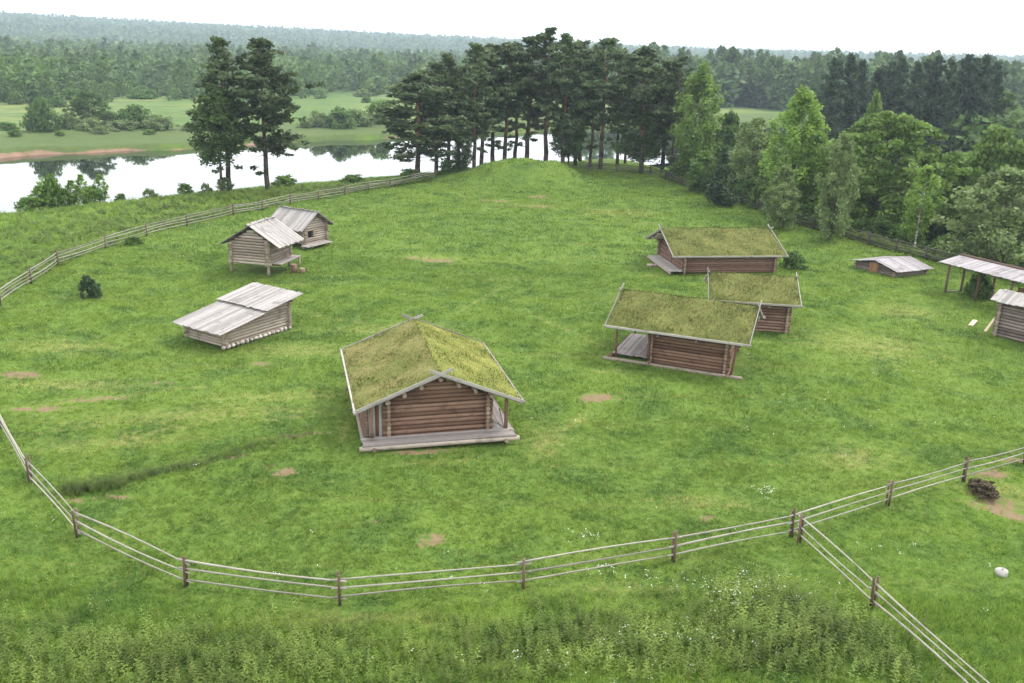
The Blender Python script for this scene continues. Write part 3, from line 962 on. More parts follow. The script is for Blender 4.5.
g = lambda L: [at(x, y, 0)[:2] for x, y in L]
fence('rail_fence', 'pale pole fence curving along the whole front of the meadow', g([(-70, 360), (-30, 397), (0, 428), (30, 480), (78, 533), (186, 582), (340, 605), (523, 588), (673, 563), (791, 537), (887, 508), (963, 484), (1024, 466), (1100, 446)]),
      (M['rail'], M['stake']), 3, 1.2)
fence('rail_fence', 'short pale pole fence branching off to the lower right corner', g([(799, 543), (871, 613), (1004, 738)]), (M['rail'], M['stake']), 3, 1.2)
fence('rail_fence', 'old grey pole fence along the river side, from left edge up to the mound', g([(-60, 345), (0, 306), (58, 268), (106, 250), (147, 238), (187, 225), (233, 213), (290, 203), (345, 195), (390, 187), (436, 179)]),
      (M['rail_grey'], M['stake']), 4, 1.25, 6.0, True, .044, .05)
RF = [(12, 154), (17, 155), (22.4, 152.7), (27.7, 136.5), (31.8, 118), (35.5, 106), (39, 98), (42.3, 91), (46, 84), (50, 74), (52, 62)]
fence('rail_fence', 'dark pole fence along the right-hand trees', RF, (M['rail_dark'], M['rail_dark']), 4, 1.35, 5.0, True, .06, .07)

# ------------------------------------------------------------------ small things
p_ = at(1000, 580, 0); mb = MB(); stone_mesh(mb, (0, 0, .1), (.23, .2, .22), 12)
o = mb.build('boulder', M['boulder'], None, True); o.location = (p_[0], p_[1], hz(p_[0], p_[1])); tag(o, 'rounded white boulder lying in the grass near the lower right corner', 'boulder')
p_ = at(973, 323, 0); mb = MB(); mb.box((0, 0, .1), (.75, 0, .05), (0, .16, 0), (0, 0, .03))
o = mb.build('plank', M['fresh'], None); o.location = (p_[0], p_[1], hz(p_[0], p_[1])); o.rotation_euler = (0, 0, .9); tag(o, 'fresh yellow plank lying flat on the grass in front of the dark log shed', 'plank', 'loose fresh planks')
p_ = at(993, 330, 0); mb = MB(); mb.box((0, 0, .5), (.35, 0, .5), (0, .11, 0), (-.03, 0, .03))
o = mb.build('plank', M['fresh'], None); o.location = (p_[0] - .3, p_[1], hz(p_[0], p_[1])); o.rotation_euler = (0, 0, .3); tag(o, 'fresh pale plank leaning on the dark log shed', 'plank', 'loose fresh planks')
for i, (dx_, dy_, h_, lb) in enumerate(((0, 0, .75, 'tall reddish chopping block standing by the stilted granary deck'), (.75, -.1, .42, 'short reddish chopping block next to the taller one'))):
    p_ = at(294, 271, 0); mb = MB(); mb.tube((0, 0, -.1), (0, 0, h_), .27, .25, 12, 3, .06, None, 1)
    o = mb.build('chopping_block', [M['log_red'], M['cut']], None, True); x_, y_ = p_[0] + dx_, p_[1] + dy_; o.location = (x_, y_, hz(x_, y_)); tag(o, lb, 'log block', 'chopping blocks')
p_ = at(652, 268, 0); mb = MB(); mb.tube((-.5, 0, .13), (.5, .1, .13), .15, .13, 10, 3, .05, None, 1)
o = mb.build('loose_log', [M['log_grey'], M['cut']], None, True); o.location = (p_[0], p_[1], hz(p_[0], p_[1])); tag(o, 'short grey log lying in the grass off the porch of the longest house', 'log')
p_ = at(352, 195, 0); mb = MB()
for i in range(9): mb.tube((R.uniform(-1, 1), R.uniform(-.4, .4), R.uniform(.05, .2)), (R.uniform(-1, 1) + 1, R.uniform(-.4, .4), R.uniform(.2, .5)), .05, .03, 6)


# ------------------------------------------------------------------ trees
def cards(c, n, size, flat=0.0, rs=None, elong=1.6):
    """n leaf quads around centres c (n,3); flat>0 lays them level"""
    rs = rs or NR
    nrm = rs.normal(0, 1, (n, 3)); nrm[:, 2] = nrm[:, 2] * (1 - flat) + flat * 1.6 + .25
    nrm /= np.linalg.norm(nrm, axis=1)[:, None]
    a = rs.normal(0, 1, (n, 3)); a -= (a * nrm).sum(1)[:, None] * nrm; a /= np.linalg.norm(a, axis=1)[:, None]
    b = np.cross(nrm, a)
    s = size * rs.uniform(.55, 1.3, n)[:, None]
    A, B = a * s * elong * .5, b * s * .5
    return np.stack([c - A, c - B + A * .15, c + A, c + B + A * .15], 1)


def crown_mesh(centres, radii, per, size, flat, mat, rs, zsq=.55, elong=1.6):
    C = np.repeat(np.array(centres), per, 0); RR = np.repeat(np.array(radii), per)
    n = len(C)
    off = rs.normal(0, 1, (n, 3)); off /= np.linalg.norm(off, axis=1)[:, None]
    off *= (rs.uniform(0, 1, n) ** .45)[:, None]; off[:, 2] *= zsq
    P = C + off * RR[:, None]
    V = cards(P, n, size, flat, rs, elong)
    ct = np.repeat(rs.uniform(.15, .85, len(centres)), per)
    me = soup(V, 4, np.clip(ct + rs.normal(0, .18, n), 0, 1)); me.materials.append(mat)
    return me


def limb_path(mb, pts, r0, r1, n=7, mat=0):
    for i, (a, b) in enumerate(zip(pts[:-1], pts[1:])):
        q0, q1 = i / (len(pts) - 1), (i + 1) / (len(pts) - 1)
        mb.tube(a, b, r0 + (r1 - r0) * q0, r0 + (r1 - r0) * q1, n, 2, .04, .5, 0, 0, mat)


def make_tree(name, label, cat, trunk_mb, crown_me, bark, crown_name='crown'):
    root = empty(name, (0, 0, 0), 0, label, cat)
    trunk_mb.build('trunk', [bark, M['bark']], root, True)
    link(crown_name, crown_me, root)
    return root


def pine(h, start, wid, seed, mat, dense=1.0, low_dead=True, pointed=False):
    rs = np.random.default_rng(seed); rr = random.Random(seed)
    mb = MB(); pts = []
    lx, ly = rr.uniform(-.02, .02), rr.uniform(-.02, .02)
    for i in range(9):
        q = i / 8; pts.append(Vector((lx * h * q + rr.uniform(-.09, .09) * (0 < i), ly * h * q + rr.uniform(-.09, .09) * (0 < i), -.4 + (h + .2) * q * .98)))
    limb_path(mb, pts, .27 * h / 20, .045, 9)

    def tp(z):
        q = min(max((z + .4) / (h + .2) / .98, 0), .999) * 8; i = int(q); return pts[i].lerp(pts[i + 1], q - i)
    C = []; Rr = []
    z = start * h
    while z < h * .985:
        u = (z / h - start) / (1 - start)
        if pointed: prof = min(1, .45 + u * 2.2) * (1 - u ** 1.5) ** .85
        else: prof = (math.sin(min(1, (u + .2) / .62) * math.pi / 2) if u < .42 else (1 - ((u - .42) / .59) ** 1.25)) ** .9
        prof *= 1 + .18 * math.sin(z * 1.1 + seed)
        for _ in range(rr.choice((3, 4, 4, 5))):
            if rr.random() < .2 / dense: continue
            a = rr.uniform(0, 6.28); L = max(.4, wid * prof * rr.uniform(.5, 1.12))
            el = rr.uniform(-.2, .2) + .5 * u
            b0 = tp(z + rr.uniform(-.15, .15)); d = Vector((math.cos(a), math.sin(a), el)).normalized()
            b1 = b0 + d * L * .55; b2 = b0 + d * L + Vector((0, 0, .14 * L * rr.uniform(-.2, 1)))
            if L > 1.1 and rr.random() < .7: limb_path(mb, [b0, b1, b2], .035 + .01 * L, .015, 5, 1)
            nn = max(2, int(L / .62 * dense + rr.random()))
            for j in range(nn):
                q = 1.04 - j / nn * .8
                sp = .12 + .16 * L * q * .6
                c = b0.lerp(b2, q) + Vector((rr.gauss(0, sp), rr.gauss(0, sp), rr.gauss(.04, .16)))
                C.append(tuple(c)); Rr.append(rr.uniform(.32, .66))
        z += rr.uniform(.36, .68) / dense ** .5
    for q in (.95, .98, 1.0): C.append(tuple(tp(h * q))); Rr.append(.4)
    if low_dead:
        for _ in range(8):
            z = rr.uniform(.15, start) * h; a = rr.uniform(0, 6.28); b0 = tp(z)
            b1 = b0 + Vector((math.cos(a), math.sin(a), rr.uniform(-.25, .1))) * rr.uniform(.8, 2.4)
            mb.tube(b0, b1, .03, .01, 5, 2, 0, .3, 0, 0, 1)
            if rr.random() < .4: C.append(tuple(b1)); Rr.append(.45)
    return mb, crown_mesh(C, Rr, 22, .26, .08, mat, rs, .62, 2.3)


def broadleaf(h, wid, seed, mat, start=.18, n=190, size=.26, shape='round', droop=0.0, per=62, cr=(.65, 1.15), tr=.14):
    n = int(n * .8)
    rs = np.random.default_rng(seed); rr = random.Random(seed)
    mb = MB(); pts = []
    for i in range(7):
        q = i / 6; pts.append(Vector((rr.uniform(-.12, .12) * i * .35, rr.uniform(-.12, .12) * i * .35, -.4 + h * .92 * q)))
    limb_path(mb, pts, tr * h / 12, .03, 8)
    ph = [rr.uniform(0, 6.28) for _ in range(8)]

    def env(u, a):
        if shape == 'round': e = math.sin(math.pi * min(.96, .16 + u * .82)) ** .5
        elif shape == 'tall': e = math.sin(math.pi * min(.97, .16 + u * .83)) ** .75
        elif shape == 'cone': e = (1 - u) ** .75 * (.35 + .65 * min(1, u / .16)) + .03
        else: e = (1 - u ** 3) ** .6 * (.75 + .25 * math.sin(u * 3))
        lump = 1 + .2 * math.sin(2 * a + ph[0] + u * 3) + .16 * math.sin(3 * a + ph[1] - u * 5) + .14 * math.sin(5 * a + ph[2] + u * 9) + .1 * math.sin(u * 17 + ph[3] + a)
        return e * lump
    C = []; Rr = []
    for i in range(n):
        u = rr.random() ** (.9 if shape != 'cone' else 1.35); a = rr.uniform(0, 6.28)
        q = rr.random() ** .3
        rad_ = wid * env(u, a) * q
        z = h * (start + (1 - start) * u * .97) + rr.gauss(0, .15)
        c = Vector((rad_ * math.cos(a), rad_ * math.sin(a), z - droop * q * rr.uniform(0, 1.6)))
        r_ = rr.uniform(*cr) * (1 - .35 * u)
        C.append(tuple(c)); Rr.append(r_)
        if i % 5 == 0:
            zb = max(h * start * .6, z - rad_ * rr.uniform(.5, .9)); k_ = min(max((zb + .4) / (h * .92), 0), .99) * 6; i0 = int(k_)
            b0 = pts[i0].lerp(pts[i0 + 1], k_ - i0)
            limb_path(mb, [b0, b0.lerp(c, .5) + Vector((0, 0, .15)), c], .035 + .01 * rad_, .012, 5)
    return mb, crown_mesh(C, Rr, per, size, .15, mat, rs, .75 if not droop else 1.15, 1.35)


def bushy(h, wid, seed, mat, n=60, size=.24, per=36):
    rs = np.random.default_rng(seed); rr = random.Random(seed)
    mb = MB(); C = []; Rr = []
    ph = [rr.uniform(0, 6.28) for _ in range(4)]
    for i in range(n):
        a = rr.uniform(0, 6.28); u = rr.random(); q = rr.random() ** .4
        e = wid * math.sqrt(max(0, 1 - (u * .97) ** 2.2)) * (1 + .2 * math.sin(2 * a + ph[0]) + .15 * math.sin(5 * a + ph[1] + u * 6)) * q
        c = Vector((e * math.cos(a), e * math.sin(a), .15 + h * .86 * u * (1 + .12 * math.sin(3 * a + ph[2]))))
        C.append(tuple(c)); Rr.append(rr.uniform(.22, .4) * (wid + h) / 3)
        if i % 4 == 0: limb_path(mb, [Vector((c.x * .15, c.y * .15, -.2)), Vector((c.x * .6, c.y * .6, c.z * .6)), c], .03, .01, 5)
    return mb, crown_mesh(C, Rr, per, size, .1, mat, rs, .75, 1.4)


H0 = 20.0
PROTO = {}


def proto(key, cat, name, built, bark, h, w, crown='crown'):
    PROTO[key] = dict(cat=cat, name=name, built=built, bark=bark, h=h, w=w, crown=crown, root=None)


proto('pine1', 'tree', 'pine_tree', pine(20, .35, 3.5, 1, M['pine']), M['bark_pine'], 20, 3.4)
proto('pine2', 'tree', 'pine_tree', pine(20, .3, 3.3, 2, M['pine']), M['bark_pine'], 20, 3.1)
proto('pine3', 'tree', 'pine_tree', pine(20, .42, 3.6, 3, M['pine']), M['bark_pine'], 20, 3.6)
proto('pine4', 'tree', 'pine_tree', pine(20, .2, 4.6, 4, M['pine'], 1.1, True), M['bark_pine'], 20, 4.6)
proto('pine5', 'tree', 'pine_tree', pine(20, .3, 3.8, 5, M['pine'], 1.05, True, True), M['bark_pine'], 20, 3.8)
proto('pine_open', 'tree', 'pine_tree', pine(20, .26, 4.1, 6, M['pine'], 1.3), M['bark_pine'], 20, 4.1)
proto('pined1', 'tree', 'pine_tree', pine(20, .16, 4.2, 7, M['pine_dark'], 1.35, False), M['bark'], 20, 4.2)
proto('pined2', 'tree', 'pine_tree', pine(20, .14, 3.9, 8, M['pine_dark'], 1.35, False, True), M['bark'], 20, 3.9)
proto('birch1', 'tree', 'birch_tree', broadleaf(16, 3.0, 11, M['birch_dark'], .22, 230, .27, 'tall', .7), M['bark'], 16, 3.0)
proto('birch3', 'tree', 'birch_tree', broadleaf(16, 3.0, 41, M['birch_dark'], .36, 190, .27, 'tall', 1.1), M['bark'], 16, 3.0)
proto('birch2', 'tree', 'birch_tree', broadleaf(16, 2.6, 12, M['birch'], .2, 220, .27, 'tall', .6), M['bark_birch'], 16, 2.6)
proto('aspen', 'tree', 'aspen_tree', broadleaf(15, 2.7, 13, M['aspen'], .12, 230, .27, 'tall', .1), M['bark_birch'], 15, 2.7)
proto('aspen2', 'tree', 'aspen_tree', broadleaf(9, 1.7, 14, M['aspen'], .15, 110, .24, 'tall', .1, 36, (.4, .7)), M['bark_birch'], 9, 1.7)
proto('broad1', 'tree', 'broadleaf_tree', broadleaf(13, 5.0, 15, M['oak'], .08, 330, .3, 'round'), M['bark'], 13, 5.0)
proto('broad2', 'tree', 'broadleaf_tree', broadleaf(11, 4.2, 16, M['alder'], .08, 260, .3, 'round'), M['bark'], 11, 4.2)
proto('broad3', 'tree', 'broadleaf_tree', broadleaf(11, 3.3, 17, M['oak'], .06, 240, .29, 'tall'), M['bark'], 11, 3.3)
proto('broad4', 'tree', 'broadleaf_tree', broadleaf(11, 3.6, 22, M['alder'], .06, 240, .3, 'tall'), M['bark'], 11, 3.6)
proto('willow1', 'tree', 'willow_tree', broadleaf(9, 4.0, 18, M['willow'], .06, 260, .25, 'round'), M['bark'], 9, 4.0)
proto('willow2', 'tree', 'willow_tree', broadleaf(11, 3.0, 19, M['willow'], .08, 220, .25, 'tall'), M['bark'], 11, 3.0)
proto('spruce', 'tree', 'spruce_tree', broadleaf(9, 2.0, 20, M['spruce'], .08, 130, .26, 'cone', .25, 40, (.4, .7)), M['bark'], 9, 2.0)
proto('bush1', 'bush', 'leafy_bush', bushy(2.6, 1.8, 31, M['bush']), M['bark'], 2.6, 1.8, 'foliage')
proto('bush2', 'bush', 'leafy_bush', bushy(2.4, 2.2, 32, M['alder']), M['bark'], 2.4, 2.2, 'foliage')
proto('bush3', 'bush', 'willow_bush', bushy(2.6, 2.3, 33, M['willow'], 80), M['bark'], 2.6, 2.3, 'foliage')
proto('bush4', 'bush', 'leafy_bush', bushy(5, 3.4, 34, M['bush'], 120, .34), M['bark'], 5, 3.4, 'foliage')
proto('bush5', 'bush', 'leafy_bush', bushy(5, 3.2, 35, M['alder'], 120, .34), M['bark'], 5, 3.2, 'foliage')


def put(key, loc, h, w, label, group=None, rz=None):
    P = PROTO[key]
    rz = R.uniform(0, 6.28) if rz is None else rz
    sc = (w / P['w'], w / P['w'], h / P['h'])
    if P['root'] is None:
        t, c = P['built']
        r = make_tree(P['name'], label, P['cat'], t, c, P['bark'], P['crown'])
        r.location = loc; r.rotation_euler = (0, 0, rz); r.scale = sc
        if group: r['group'] = group
        P['root'] = r
        return r
    return dup(P['root'], loc, rz, sc, label, group)


def tree(key, px, Y, top, half_px, label, group=None, lower=0.0):
    """column px, distance Y, picture row of the top, half width in pixels"""
    p = place(px, Y)
    h = height_for(p, top)
    w = half_px * math.hypot(Y, 12) / F_PX
    return put(key, (p[0], p[1], p[2] - lower), h + lower, w, label, group)


# two trees on the river bank
tree('pine5', 230, 123.5, 38, 36, 'tall dark pine rising behind the leafy birch on the left river bank', 'pair of pines left of the village')
tree('pine_open', 268, 124, 39, 41, 'open-crowned pine with bare orange trunk alone on the left river bank', 'pair of pines left of the village')
tree('birch3', 222, 120.5, 82, 25, 'leafy birch leaning on the tall pine of the left river bank')

# the clump behind the mound
PC = [('pine4', 418, 141, 72, 50, 'leftmost pine of the clump behind the mound, branching down to the ground'),
      ('pine2', 436, 146, 62, 26, 'second pine from the left of the clump, slim trunk'),
      ('pine5', 449, 150, 54, 30, 'pointed pine near the left end of the clump'),
      ('pine5', 474, 148, 44, 30, 'broad dark pine left of the mound top'),
      ('pine1', 481, 154, 48, 28, 'pine with thick dark trunk above the left flank of the mound'),
      ('pine2', 493, 158, 44, 28, 'pine standing just left of the mound top, slim'),
      ('pine1', 504, 156, 42, 29, 'tall pine right over the mound top'),
      ('pine2', 526, 160, 36, 30, 'dark pine just right of the mound top'),
      ('pine3', 545, 158, 26, 34, 'tallest pine of the clump, its crown highest against the sky'),
      ('pine5', 563, 156, 34, 32, 'pine with orange upper trunk right of the tallest one'),
      ('pine1', 575, 162, 40, 27, 'pine over the right flank of the mound'),
      ('pine3', 590, 160, 46, 22, 'slim pine left of the gap where the river shines through'),
      ('pine2', 600, 158, 38, 29, 'tall pine with round crown in the right half of the clump'),
      ('pine3', 617, 164, 52, 24, 'thin pine in front of the shining water at the clump\'s right half'),
      ('pine3', 625, 168, 66, 20, 'shorter thin pine beside the shining water'),
      ('pine1', 641, 154, 47, 34, 'broad pine with leafy lower trunk in the right part of the clump'),
      ('pine2', 662, 157, 60, 28, 'second pine from the right of the clump'),
      ('pine3', 671, 155, 55, 24, 'rightmost pine of the clump beside the pale birch'),
      ('pine2', 458, 158, 66, 24, 'pine half hidden behind the left part of the clump'),
      ('pine3', 515, 168, 46, 28, 'pine half hidden behind the middle of the clump'),
      ('pine1', 580, 172, 56, 26, 'pine half hidden behind the right flank of the clump')]
for a in PC: tree(*a[:4], a[4] * .98, a[5], group='pines behind the mound')
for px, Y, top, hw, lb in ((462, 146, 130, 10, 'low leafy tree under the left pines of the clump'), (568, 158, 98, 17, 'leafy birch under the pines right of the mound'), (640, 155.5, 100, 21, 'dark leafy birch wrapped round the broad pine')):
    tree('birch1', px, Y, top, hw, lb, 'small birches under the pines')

# right-hand trees behind the dark fence
RT_ = [('birch2', 692, 146, 62, 22, 'tall pale birch at the right end of the pine clump'),
       ('broad2', 722, 152, 112, 20, 'dark round tree right of the tall pale birch'),
       ('spruce', 719, 121, 146, 17, 'small dark spruce standing inside the right-hand fence'),
       ('willow2', 748, 128, 118, 26, 'grey green tree between the small spruce and the bright aspen'),
       ('aspen', 790, 116, 88, 26, 'tall bright green aspen, highest of the right-hand leafy trees'),
       ('broad3', 808, 122, 140, 26, 'green tree tucked behind the right side of the bright aspen'),
       ('willow2', 779, 106, 166, 17, 'slender grey green tree at the fence below the bright aspen'),
       ('willow2', 830, 100, 134, 19, 'slender tree with whitish top at the fence below the big round tree'),
       ('broad1', 873, 112, 113, 58, 'biggest round broadleaf tree in the middle of the right-hand trees'),
       ('birch2', 859, 142, 90, 11, 'pointed yellowish tree top rising behind the big round tree'),
       ('aspen2', 914, 100, 166, 16, 'small bright green sapling beside the cellar'),
       ('broad2', 915, 118, 150, 26, 'dark tree between the big round tree and the sapling'),
       ('broad3', 975, 112, 126, 36, 'peaked green tree above the roof of the open shed'),
       ('willow1', 1000, 90, 170, 56, 'pale rounded willow right behind the open shed'),
       ('broad2', 1028, 120, 146, 36, 'tree cut by the right edge above the pale willow'),
       ('broad4', 770, 135, 150, 30, 'dark tree behind the grey green one by the aspen'),
       ('broad4', 842, 125, 140, 30, 'dark tree filling in behind the whitish-topped tree'),
       ('broad4', 702, 135, 150, 18, 'dark tree at the foot of the tall pale birch'),
       ('broad4', 945, 125, 150, 26, 'dark tree left of the peaked tree over the shed'),
       ('broad3', 690, 160, 120, 20, 'leafy tree behind the trunk of the tall pale birch'),
       ('broad3', 1060, 100, 150, 40, 'tree beyond the right edge next to the pale willow')]
for a in RT_: tree(*a, group='leafy trees behind the right-hand fence')
UB = [(690, 139), (706, 131), (724, 125), (742, 119), (760, 115), (772, 112), (792, 110), (806, 108), (818, 106.5), (846, 105), (862, 104), (880, 104), (896, 103), (930, 98), (946, 96), (734, 123.5), (752, 120), (884, 110), (930, 108), (668, 150), (680, 147), (700, 140)]
for i, (px, Y) in enumerate(UB):
    p = place(px, Y); p = (p[0] + 2.4, p[1] + .7, hz(p[0] + 2.4, p[1] + .7))
    put(('bush2', 'bush5', 'bush1')[i % 3], p, R.uniform(1.6, 3.2), R.uniform(1.5, 2.6), 'dense undergrowth bush below the leafy trees along the dark right-hand fence', 'undergrowth bushes along the right-hand fence')
# scrub on the slope behind
for i in range(46):
    Y = R.uniform(128, 240); px = R.uniform(700, 1060)
    p = place(px, Y)
    if abs(p[1] * NY + p[0] * NX - river_centre(np.array(DX * p[0] + DY * p[1]))) < 38: continue
    put(('bush5', 'bush4', 'broad2')[i % 3], p, R.uniform(3.5, 6.5), R.uniform(2.6, 4.2), 'green scrub growing in the dip between the leafy trees and the dark pine stand', 'scrub in the dip')

# dark pine stand
DP = [(818, 208, 58), (835, 214, 54), (850, 220, 60), (868, 222, 66), (885, 216, 58), (900, 210, 62), (918, 214, 56), (934, 208, 60), (948, 216, 54), (964, 212, 55), (978, 220, 62), (825, 226, 62), (876, 230, 62), (910, 226, 60), (956, 228, 58)]
LD = ['leftmost', 'second from the left', 'third from the left', 'fourth from the left', 'fifth from the left', 'sixth from the left', 'seventh from the left', 'fifth from the right', 'fourth from the right', 'third from the right', 'rightmost']
for i, (px, Y, top) in enumerate(DP):
    if i < 11: lb = f'front-row dark pine of the stand on the right skyline, {LD[i]}'
    else: lb = 'dark pine in the hidden back row of the stand on the right skyline'
    tree(('pined1', 'pined2')[i % 2], px, Y, top, R.uniform(15, 19), lb, 'dark pine stand on the right')

# bushes near the village
M['dead'] = leafy('dead brown weeds', (.07, .055, .035), (.15, .115, .07), .2, .2)
proto('dead', 'plant', 'withered_plant', bushy(.7, .7, 36, M['dead'], 40, .12), M['bark'], .7, .7, 'foliage')


def bush_at(key, px, py, h, w, label, group=None, zoff=0.0):
    p = at(px, py, 0); return put(key, (p[0], p[1], hz(p[0], p[1]) - zoff), h, w, label, group)


proto('youngpine', 'tree', 'young_conifer', bushy(1.9, .95, 37, M['spruce'], 60, .16, 40), M['bark'], 1.9, .95)
bush_at('youngpine', 91, 297, 1.75, .62, 'small young conifer alone in the grass near the left fence')
bush_at('bush1', 134, 246, .8, .75, 'low round bush at the foot of the left fence')
bush_at('bush2', 793, 268, 1.5, 1.4, 'dark bush behind the right corner of the longest log house')
bush_at('bush5', 978, 298, 2.3, 1.1, 'dark bush seen between the posts of the open shed')
for px, Y, h, w, k_, lb in ((284, 128, 1.6, 1.7, 'bush1', 'round bush right of the lone pine on the river bank'), (352, 133, 1.3, 1.6, 'bush1', 'small bush on the bank left of the pine clump'),
                            (412, 138, 1.6, 1.6, 'bush1', 'bush at the left foot of the pine clump'), (449, 146, 2.0, 2.2, 'bush2', 'round dark bush under the left pines of the clump'), (463, 147, 1.2, 1.4, 'bush1', 'little bush right of the round dark one under the pines'),
                            (225, 121, 2.6, .9, 'birch2', 'thin leafy sapling at the foot of the dark birch')):
    put(k_, place(px, Y), h * (.8 if px == 225 else 1), w, lb, 'bushes along the near river bank')
for px, Y, h, w, k_ in ((30, 108, 1.6, 1.3, 'bush1'), (42, 110, 2.6, 1.2, 'aspen2'), (52, 111, 3.6, 1.3, 'bush4'), (63, 112, 2.2, 1.3, 'bush1'), (74, 113, 2.8, 1.0, 'aspen2'), (84, 114, 3.3, .9, 'aspen2'), (93, 115, 2.2, 1.1, 'bush1'), (103, 116, 3.2, .8, 'aspen2'),
                        (122, 118, 1.2, .8, 'bush1'), (150, 119, 1.1, .9, 'bush3'), (186, 120, 1.2, .8, 'bush1'), (206, 121, 1.0, .7, 'bush3')):
    put(k_, place(px, Y), h * 1.3, w * 1.15, 'green waterside shrub on the near bank at the left, dark against the bright river', 'waterside shrubs at the left')

bush_at('dead', 982, 494, .5, .75, 'clump of dead brown weeds at the lip of the bare earth by the right edge')
# far bank
FB = [('bush5', 43, 133, 100, 15, 'dark round tree standing alone on the far bank at the left'), ('broad2', 90, 128, 91, 18, 'taller rounded tree on the far bank, right of the lone dark one'),
      ('bush3', 92, 132, 118, 14, 'pale willow bush in front of the taller rounded tree on the far bank'), ('bush5', 136, 128, 106, 18, 'dark green bush on the far bank right of the rounded trees'), ('bush3', 122, 131, 120, 16, 'grey willow bush low on the far bank, left of another one'),
      ('bush3', 160, 130, 116, 16, 'grey willow bush on the far bank at the right end of the row'), ('bush3', 66, 131, 114, 12, 'grey bush between the two round trees on the far bank'), ('bush1', 8, 132, 122, 10, 'low bush on the far bank at the very left edge'),
      ('bush3', 110, 128, 112, 11, 'dark bush squeezed behind the willows of the far bank'), ('bush5', 340, 128, 108, 14, 'dark bush on the far bank seen right of the lone pine'), ('bush3', 356, 126, 110, 16, 'willow bush on the far bank left of the pine clump'), ('bush3', 318, 127, 112, 12, 'small willow bush on the far bank near the lone pine'), ('bush1', 378, 124, 100, 12, 'green bush on the far bank at the pine clump\'s left edge'),
      ('bush4', 366, 104, 96, 5, 'tiny round tree alone in the far field')]
for key, px, py, top, hw, lb in FB:
    p = at(px, py, -5.0); tree(key, px, p[1], top, hw, lb, 'bushes on the far bank')
for px, py, h in ((15, 137, 1.6), (60, 136, 1.2), (100, 134, 1.9), (150, 134, 1.4), (190, 131, 2.0), (205, 128, 2.4), (305, 128, 2.2), (330, 124, 1.4), (365, 126, 2.6), (395, 120, 2.2)):
    p = at(px, py, -5.0); put('bush3' if h > 1.7 else 'bush1', place(px, p[1]), h, h * 1.1, 'low shrub in the green strip above the earth bank across the river', 'low shrubs on the far bank')
for i in range(26):
    px = R.uniform(-20, 410); py = R.choice((R.uniform(95, 101), R.uniform(106, 113))) if px < 200 else R.uniform(94, 100)
    if 200 < px < 300 and R.random() < .5: continue
    p = at(px, py, -4.8); h = R.uniform(3, 6.5)
    put(('bush4', 'bush5', 'bush3')[i % 3], place(px, p[1]), h, h * R.uniform(.8, 1.4), 'rounded bush scattered over the far field before the wood', 'bushes on the far field')


# ------------------------------------------------------------------ woods
def far_mesh(kind, seed, n):
    rs = np.random.default_rng(seed)
    u = rs.uniform(0, 1, n) ** (1.1 if kind != 'conifer' else 1.4); a = rs.uniform(0, 6.28, n); q = rs.uniform(0, 1, n) ** .3
    ph = rs.uniform(0, 6.28, 3)
    if kind == 'conifer': e = (1 - u) ** .8 * .22 + .015
    elif kind == 'pine': e = np.sin(np.pi * np.clip(.3 + u * .66, 0, 1)) * .2
    else: e = np.sin(np.pi * np.clip(.14 + u * .83, 0, 1)) ** .6 * .36
    e = e * (1 + .2 * np.sin(2 * a + ph[0] + u * 4) + .16 * np.sin(4 * a + ph[1] - u * 7)) * q
    z0 = .05 if kind != 'pine' else .3
    P = np.stack([e * np.cos(a), e * np.sin(a), z0 + (1 - z0) * u * .98], -1)
    V = cards(P, n, .1 if kind == 'leafy' else .075, .15, rs, 1.3)
    return V, np.clip(.5 + rs.normal(0, .22, n), 0, 1)


def in_view(x, y, margin=3.5):
    az = np.degrees(np.arctan2(x, y)); return np.abs(az) < 30.5 + margin


